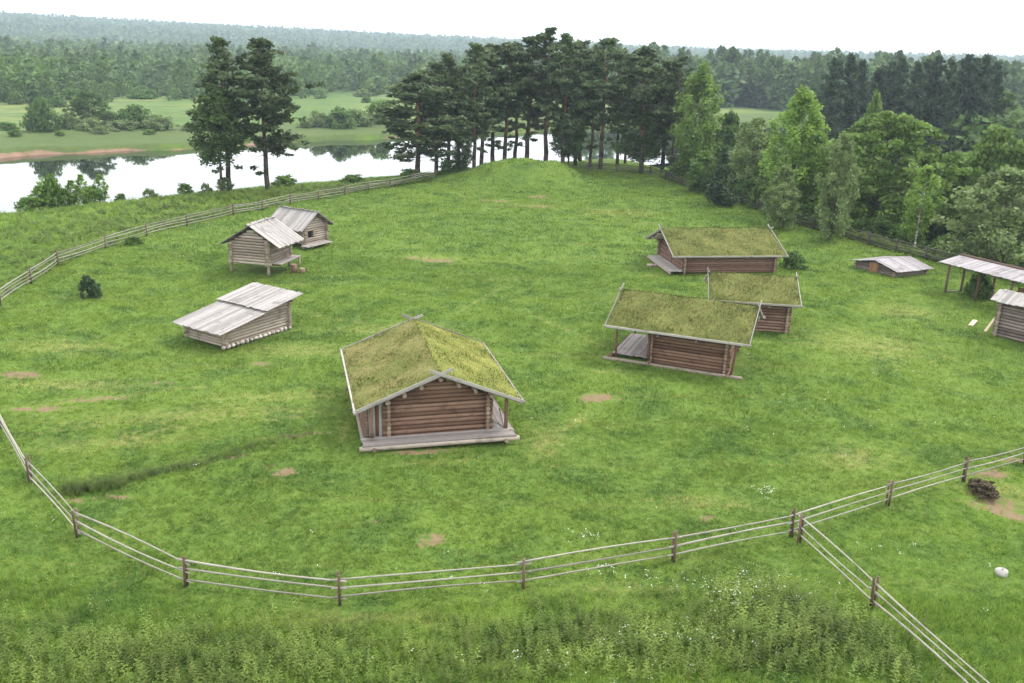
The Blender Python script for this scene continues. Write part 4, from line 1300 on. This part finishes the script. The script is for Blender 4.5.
def scatter_wood():
    rs = np.random.default_rng(77)
    pts = []

    def add(n, d0, d1, hmin, hmax, test, a0=-34, a1=34, conif=.3):
        d = np.sqrt(rs.uniform(d0 ** 2, d1 ** 2, n)); a = np.radians(rs.uniform(a0, a1, n))
        x, y = d * np.sin(a), d * np.cos(a)
        s, t = st(x, y); dd = s - river_centre(t)
        ok = test(x, y, d, np.degrees(a), dd)
        h = rs.uniform(hmin, hmax, n); kd = rs.uniform(0, 1, n) < conif
        for X_, Y_, h_, k_, o_ in zip(x, y, h, kd, ok):
            if o_: pts.append((X_, Y_, h_ * (rs.uniform(.95, 1.35) if k_ else 1.0), int(k_)))
    clear = lambda d, az: (np.exp(-(((az + 26) / 6) ** 2 + ((d - 1500) / 80) ** 2)) + np.exp(-(((az + 6) / 7) ** 2 + ((d - 2000) / 130) ** 2)) + np.exp(-(((az + 18) / 2.5) ** 2 + ((d - 1750) / 70) ** 2))) < .35
    # wood left of the clump
    edge = lambda az: 440 + 45 * np.sin(az * .5) + 25 * np.sin(az * 1.7 + 1) + np.clip(az + 20, 0, 20) * 6
    add(4600, 380, 1100, 8, 17, lambda x, y, d, az, dd: (d > edge(az)) & (dd > 130), -34, 4, .22)
    add(700, 380, 560, 5, 9, lambda x, y, d, az, dd: (d > edge(az) - 35) & (d < edge(az) + 25) & (dd > 110), -34, 4, .02)
    # wood at the right, taller
    add(2100, 455, 760, 15, 24, lambda x, y, d, az, dd: (dd > 45) & (d > 478 + 14 * np.sin(az)), 3, 34, .45)
    add(420, 230, 480, 8, 15, lambda x, y, d, az, dd: (az > 24.5) & ((dd < -42) | (dd > 42)), 22, 34, .25)
    add(3800, 1000, 2000, 10, 17, lambda x, y, d, az, dd: clear(d, az), -34, 34, .45)
    add(12500, 2000, 3650, 13, 22, lambda x, y, d, az, dd: clear(d, az), -34, 34, .75)
    pts.sort(key=lambda q: q[0] ** 2 + q[1] ** 2)
    var = [[far_mesh('leafy', 100 + i, 230) for i in range(4)], [far_mesh('conifer' if i % 2 else 'pine', 200 + i, 190) for i in range(4)]]
    lite = [[far_mesh('leafy', 300 + i, 80) for i in range(4)], [far_mesh('conifer' if i % 2 else 'pine', 400 + i, 70) for i in range(4)]]
    tiny = [[far_mesh('leafy', 500 + i, 26) for i in range(4)], [far_mesh('conifer', 600 + i, 24) for i in range(4)]]
    for V, T in (x for kk in tiny for x in kk): V *= 1; 
    # nearest ones as trees of their own
    base = {}
    shown = [q for q in pts if in_view(q[0], q[1], 1.0)]
    own = shown[:280]; ownset = set(map(id, own))
    for i, q in enumerate(own):
        kk = (q[3], i % 4)
        rz, hh = R.uniform(0, 6.28), q[2]
        ws = hh * R.uniform(1.0, 1.5) * (1 if not q[3] else .9)
        left = math.degrees(math.atan2(q[0], q[1])) < 3
        lb = (('pointed conifer' if q[3] else 'rounded leafy tree') + (' in the nearest rows of the wood beyond the river at the left' if left else ' in the nearest rows of the tall wood along the right skyline'))
        gp = ('conifers' if q[3] else 'leafy trees') + (' of the wood beyond the river' if left else ' of the wood on the right skyline')
        if kk not in base:
            V, T = var[q[3]][i % 4]
            me = soup(V, 4, T); me.materials.append(M['far_own'] if 'far_own' in M else M['far'])
            o = link('conifer_tree' if q[3] else 'leafy_tree', me); base[kk] = o
        else:
            o = base[kk].copy(); COL.objects.link(o)
        o.location = (q[0], q[1], hz(q[0], q[1]) - .3); o.rotation_euler = (0, 0, rz); o.scale = (ws, ws, hh)
        tag(o, lb, 'tree', gp)
    rest = [q for q in pts if id(q) not in ownset and (in_view(q[0], q[1], 3.5))]
    VV, TT = [], []
    X_ = np.array([q[0] for q in rest]); Y_ = np.array([q[1] for q in rest]); Z_ = height(X_, Y_)
    for i, q in enumerate(rest):
        d = math.hypot(q[0], q[1])
        near_ = d < 780 and q[0] > d * .05
        V, T = (var if near_ else lite if d < 1050 else tiny)[q[3]][i % 4]
        a = rs.uniform(0, 6.28); c, s = math.cos(a), math.sin(a); h = q[2]; w = h * rs.uniform(.9, 1.3) * (1 if d < 1050 else 1.35)
        P = V.reshape(-1, 3)
        if near_: k_ = 1.0
        elif d < 1050: k_ = 1.45
        else: k_ = 2.3
        C0 = V.mean(1, keepdims=True); P = (C0 + (V - C0) * k_).reshape(-1, 3)
        Q = np.empty_like(P)
        Q[:, 0] = q[0] + w * (c * P[:, 0] - s * P[:, 1]); Q[:, 1] = q[1] + w * (s * P[:, 0] + c * P[:, 1]); Q[:, 2] = Z_[i] - .4 + h * P[:, 2]
        VV.append(Q); TT.append(np.clip(T * .55 + rs.uniform(-.1, .55) - .22 * q[3], 0, 1))
    me = soup(np.concatenate(VV), 4, np.concatenate(TT)); me.materials.append(M['far'])
    o = link('distant_woods', me); tag(o, 'wooded country rolling to the horizon behind the river', 'woods', kind='stuff')


M['far_own'] = leafy('wood edge leaves', (.06, .115, .034), (.15, .22, .062), .3, .55, 1.2)
scatter_wood()


# ------------------------------------------------------------------ grass
def inside_foot(x, y):
    m = np.zeros(len(x), bool)
    for cx, cy, th, x0, x1, y0, y1 in FOOT:
        u = (x - cx) * math.cos(th) + (y - cy) * math.sin(th); v = -(x - cx) * math.sin(th) + (y - cy) * math.cos(th)
        m |= (u > x0) & (u < x1) & (v > y0) & (v < y1)
    return m


def tufts(x, y, h, k, spread, width, rs, lean=1.15):
    n = len(x)
    dry = mask(DRY, x, y) * .68
    X = np.repeat(x, k) + rs.normal(0, 1, n * k) * spread; Y = np.repeat(y, k) + rs.normal(0, 1, n * k) * spread
    Z = height(X, Y) - .02
    H = np.repeat(h, k) * rs.uniform(.55, 1.25, n * k)
    a = rs.uniform(0, 6.28, n * k); b = rs.uniform(0, 6.28, n * k); ln = rs.uniform(.15, 1, n * k) * lean * H
    w = np.repeat(width if np.ndim(width) else np.full(n, width), k) * rs.uniform(.6, 1.3, n * k)
    P = np.stack([X, Y, Z], -1)
    S_ = np.stack([np.cos(b) * w, np.sin(b) * w, np.zeros_like(w)], -1)
    T = P + np.stack([np.cos(a) * ln, np.sin(a) * ln, H], -1)
    tt = np.clip(np.repeat(rs.uniform(.1, .9, n) + .4 * outside(x, y), k) + rs.normal(0, .16, n * k), 0, 1.35)  # blade colour lightened beyond the fences to offset their self-shadowing
    return np.stack([P - S_, P + S_, T], 1).reshape(-1, 3), tt, np.repeat(dry, k)


def ground_grass():
    rs = np.random.default_rng(21)
    VV, TT, DD = [], [], []

    def zone(n, y0, y1, hfun, k, spread, width, keep=None, xl=.74, lean=1.15):
        y = np.sqrt(rs.uniform(y0 ** 2, y1 ** 2, n)); x = rs.uniform(-1, 1, n) * (y * xl + 6)
        s, t = st(x, y); d = s - river_centre(t)
        ok = ~inside_foot(x, y) & (mask(DIRT, x, y) < rs.uniform(.3, .75, n)) & (d < -37)
        if keep is not None: ok &= keep(x, y)
        x, y = x[ok], y[ok]
        h = hfun(x, y) * rs.uniform(.7, 1.3, len(x))
        v, t_, d_ = tufts(x, y, h, k, spread, width, rs, lean); VV.append(v); TT.append(t_); DD.append(d_)
    patch = lambda x, y: .5 + .5 * np.sin(x * .9 + 2 * np.sin(y * .7)) * np.sin(y * 1.1 + 1.5 * np.sin(x * .5))
    out = lambda x, y: (y < 27.2 + .035 * (x + 6) ** 2 * (1 if True else 1)) & (y < 44)
    hn = lambda x, y: (.13 + .1 * patch(x, y)) * (1 + .1 * outside(x, y)) * (1 - .4 * mask(DRY, x, y))
    zone(100000, 9, 46, lambda x, y: hn(x, y) * .74, 6, .11, .02, None, .95, 1.7)
    zone(16000, 20.5, 29, lambda x, y: .2 * (.5 + patch(x * .7, y)) * outside(x, y) + .05, 7, .1, .014, lambda x, y: outside(x, y) > .3)
    zone(92000, 46, 84, lambda x, y: (.12 + .1 * patch(x, y)) * (1 + .1 * outside(x, y)) * (1 - .4 * mask(DRY, x, y)), 5, .15, .028)
    zone(84000, 84, 168, lambda x, y: (.16 + .12 * patch(x, y)) * (1 + .5 * outside(x, y)), 5, .28, .055, lambda x, y: x < 75)
    me = soup(np.concatenate(VV), 3, np.concatenate(TT), {'dry': np.concatenate(DD)}); me.materials.append(M['blades'])
    o = link('meadow_grass', me); tag(o, 'short green grass covering the whole meadow', 'grass', kind='stuff')


FENCE_PTS = np.array([at(x, y, 0)[:2] for x, y in [(-60, 370), (0, 428), (30, 480), (78, 533), (186, 582), (340, 605), (523, 588), (673, 563), (791, 537), (887, 508), (963, 484), (1024, 466), (1120, 440)]])
LEFT_PTS = np.array([at(x, y, 0)[:2] for x, y in [(-60, 345), (0, 306), (58, 268), (106, 250), (147, 238), (187, 225), (233, 213), (290, 203), (345, 195), (390, 187), (436, 179)]])


def outside(x, y):
    """1 beyond the front or left fence, where nobody mows"""
    yf = np.interp(x, FENCE_PTS[:, 0], FENCE_PTS[:, 1], left=0, right=0)
    a = sm((yf - y - .3) / 1.2)
    o = np.argsort(LEFT_PTS[:, 1])
    xf = np.interp(y, LEFT_PTS[o, 1], LEFT_PTS[o, 0], left=-99, right=-99)
    b = sm((xf - x - .5) / 2)
    return np.maximum(a, b)


ground_grass()


def weeds():
    """tall leafy herbs of the foreground slope and the nettle row"""
    rs = np.random.default_rng(31)
    P = []

    def blob(px, py, rx, ry, n, h):
        c = at(px, py, 0)
        for _ in range(n):
            P.append((c[0] + rs.normal(0, rx), c[1] + rs.normal(0, ry * 1.15), h * rs.uniform(.5, 1.3)))
    # foreground masses
    for px, py, rx, ry, n, h in ((60, 655, 3, 1.0, 420, .75), (180, 668, 2.5, .9, 380, .75), (300, 660, 2.4, 1.0, 360, .7), (420, 672, 2, .8, 280, .6), (560, 655, 1.8, .9, 300, .65), (640, 640, 1.6, .9, 300, .75), (760, 615, 1.3, 1.0, 300, .8), (800, 640, 1.4, .9, 300, .8),
                                 (720, 660, 1.6, .7, 260, .7), (880, 672, 1.3, .6, 160, .6), (30, 600, 1.6, 1.4, 160, .5), (500, 640, 2.2, .6, 160, .5), (860, 640, 1, .5, 120, .5)):
        blob(px, py, rx, ry, n, h)
    for q in range(620):
        f = rs.uniform(0, 1) ** 1.25; px = 66 + 250 * f; py = 489 - 14 * f - 44 * f ** 1.3 + rs.normal(0, 2.6)
        c = at(px, py, 0); P.append((c[0] + rs.normal(0, .2), c[1] + rs.normal(0, .16), rs.uniform(.3, .65) * (1.1 - .5 * f)))
    for q in range(60):
        c = at(rs.uniform(75, 160), 440 - rs.uniform(0, 18), 0); P.append((c[0], c[1], rs.uniform(.12, .25)))
    # loose clumps over the meadow
    for q in range(560):
        px, py = rs.uniform(0, 1024), rs.uniform(225, 610); c = at(px, py, 0); nn = rs.integers(3, 12); r_ = rs.uniform(.15, .5)
        for _ in range(nn): P.append((c[0] + rs.normal(0, r_), c[1] + rs.normal(0, r_), rs.uniform(.14, .3)))
    # rank growth outside the left fence and on the bank
    for q in range(2600):
        px = rs.uniform(-10, 430); f = rs.uniform(0, 1)
        yt = np.interp(px, [0, 100, 200, 300, 430], [212, 200, 193, 188, 179]); yb = np.interp(px, [0, 100, 187, 290, 430], [300, 250, 222, 201, 182])
        c = at(px, yt + (yb - yt) * f, 0); P.append((c[0], c[1], rs.uniform(.3, .8)))
    for q in range(1500):
        y_ = rs.uniform(78, 150); xr = np.interp(y_, [q_[1] for q_ in RF[::-1]], [q_[0] for q_ in RF[::-1]]); P.append((xr + abs(rs.normal(0, 2.2)) + .1, y_, rs.uniform(.35, .9)))
    P = np.array(P)
    ok = ~inside_foot(P[:, 0], P[:, 1]) & (P[:, 1] > 21)
    P = P[ok]; n = len(P)
    Z = height(P[:, 0], P[:, 1])
    k = 22
    f = (np.arange(k) + .6) / k
    far = np.clip(P[:, 1] / 40, .8, 2.6)
    X = np.repeat(P[:, 0], k); Y = np.repeat(P[:, 1], k); ZZ = np.repeat(Z, k); H = np.repeat(P[:, 2], k); F_ = np.tile(f, n)
    a = np.tile(np.arange(k) * 2.4, n) + np.repeat(rs.uniform(0, 6.28, n), k)
    L = np.minimum(H * (.26 - .17 * F_), .2) * rs.uniform(.6, 1.3, n * k) * np.repeat(np.clip(P[:, 1] / 45, 1, 2), k); W = L * .2 * np.sqrt(np.repeat(far, k))
    lx = np.repeat(rs.normal(0, .09, n), k) * H * F_; ly = np.repeat(rs.normal(0, .09, n), k) * H * F_
    B = np.stack([X + lx, Y + ly, ZZ + H * F_], -1)
    D = np.stack([np.cos(a), np.sin(a), rs.uniform(-.2, .5, n * k)], -1)
    Sd = np.stack([-np.sin(a), np.cos(a), np.zeros(n * k)], -1)
    Q = np.stack([B, B + D * L[:, None] * .5 - Sd * W[:, None], B + D * L[:, None] - np.array([0, 0, .1]) * L[:, None], B + D * L[:, None] * .5 + Sd * W[:, None]], 1)
    pt_ = .3 * np.sin(P[:, 0] * 1.1 + 2 * np.sin(P[:, 1] * .8)) * np.sin(P[:, 1] * 1.7 + P[:, 0] * .4)
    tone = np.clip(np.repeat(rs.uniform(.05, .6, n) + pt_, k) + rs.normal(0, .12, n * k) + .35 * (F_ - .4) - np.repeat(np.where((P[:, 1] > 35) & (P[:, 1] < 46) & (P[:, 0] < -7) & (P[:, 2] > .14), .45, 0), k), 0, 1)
    me = soup(Q.reshape(-1, 3), 4, tone); me.materials.append(M['weed'])
    o = link('tall_weeds', me); tag(o, 'tall leafy weeds and nettles massed in front of the fence and along the banks', 'weeds', kind='stuff')
    # white umbels
    U = []
    for px, py, rx, ry, n, in ((588, 540, .25, .2, 9), (575, 540, .2, .2, 5), (640, 590, 1.3, .6, 24), (720, 600, .8, .5, 44), (690, 650, 1.6, .5, 36), (780, 600, .9, .5, 24), (765, 492, .4, .2, 14), (540, 675, 2.5, .4, 20), (910, 560, 1.0, .6, 8), (470, 590, 2.0, .5, 10),
                               (400, 440, 12, 8, 50), (820, 400, 8, 8, 50), (200, 275, 8, 5, 40), (560, 215, 12, 10, 70), (255, 205, 8, 3, 60), (180, 225, 6, 4, 60)):
        c = at(px, py, 0)
        for _ in range(n): U.append((c[0] + rs.normal(0, rx), c[1] + rs.normal(0, ry), rs.uniform(.2, .75) if py > 580 else rs.uniform(.18, .3)))
    U = np.array(U); ok = ~inside_foot(U[:, 0], U[:, 1]) & (U[:, 1] > 21.5); U = U[ok]
    n = len(U); k = 5
    X = np.repeat(U[:, 0], k) + rs.normal(0, .06, n * k); Y = np.repeat(U[:, 1], k) + rs.normal(0, .06, n * k); Z = height(X, Y) + np.repeat(U[:, 2], k) + rs.normal(0, .02, n * k)
    V = cards(np.stack([X, Y, Z], -1), n * k, .045, .6, rs, 1.0) if True else None
    me = soup(V.reshape(-1, 3), 4, rs.uniform(.3, 1, n * k)); me.materials.append(M['umbel'])
    o = link('white_wildflowers', me); tag(o, 'small white wildflowers sprinkled through the grass', 'flowers', kind='stuff')


weeds()

# ------------------------------------------------------------------ air
k = NT('pale haze')
pv = k.n('ShaderNodeVolumePrincipled')
pv.inputs['Color'].default_value = (.72, .87, 1.0, 1); pv.inputs['Density'].default_value = .0002; pv.inputs['Anisotropy'].default_value = .1
k.t.links.new(pv.outputs[0], k.out.inputs['Volume'])
mb = MB(); mb.box((0, 2700, 62), (6120, 0, 0), (0, 3420, 0), (0, 0, 74))
hzo = mb.build('haze', k.m); tag(hzo, kind='stuff')

# ------------------------------------------------------------------ sky, sun, camera
W = bpy.data.worlds.new('World'); S.world = W; W.use_nodes = True
nt = W.node_tree
bg = nt.nodes['Background']
SUN_EL, SUN_AZ = rad(52), rad(62)       # azimuth from +Y towards +X
sky = nt.nodes.new('ShaderNodeTexSky'); sky.sky_type = 'NISHITA'; sky.sun_disc = False
sky.sun_elevation = SUN_EL; sky.sun_rotation = SUN_AZ; sky.air_density = 1.2; sky.dust_density = 3.0
mx = nt.nodes.new('ShaderNodeMix'); mx.data_type = 'RGBA'; mx.inputs[0].default_value = .86
nt.links.new(sky.outputs[0], mx.inputs[6]); mx.inputs[7].default_value = (11.0, 11.2, 11.5, 1)
nt.links.new(mx.outputs[2], bg.inputs['Color']); bg.inputs['Strength'].default_value = .12

sl = bpy.data.lights.new('sun', 'SUN'); sl.energy = 1.6; sl.angle = rad(10); sl.color = (1, .96, .9)
so = bpy.data.objects.new('sun', sl); COL.objects.link(so)
dv = Vector((math.sin(SUN_AZ) * math.cos(SUN_EL), math.cos(SUN_AZ) * math.cos(SUN_EL), math.sin(SUN_EL)))
so.rotation_euler = dv.to_track_quat('Z', 'Y').to_euler(); so.location = (60, 60, 60)

cam = bpy.data.cameras.new('camera'); cam.sensor_width = 36; cam.lens = F_PX / 1024 * 36; cam.clip_start = .5; cam.clip_end = 12000
co = bpy.data.objects.new('camera', cam); COL.objects.link(co)
m3 = Matrix((Vector(RT), Vector(UP), Vector(-FW))).transposed()
co.matrix_world = Matrix.Translation((0, 0, CAM_H)) @ m3.to_4x4()
S.camera = co

S.render.engine = 'CYCLES'
S.cycles.use_denoising = True
S.cycles.max_bounces = 6; S.cycles.diffuse_bounces = 3; S.cycles.glossy_bounces = 2; S.cycles.transmission_bounces = 3; S.cycles.volume_bounces = 0
S.cycles.caustics_reflective = False; S.cycles.caustics_refractive = False
S.view_settings.view_transform = 'Standard'; S.view_settings.look = 'None'; S.view_settings.exposure = .97; S.view_settings.gamma = 1
S.view_settings.use_curve_mapping = False
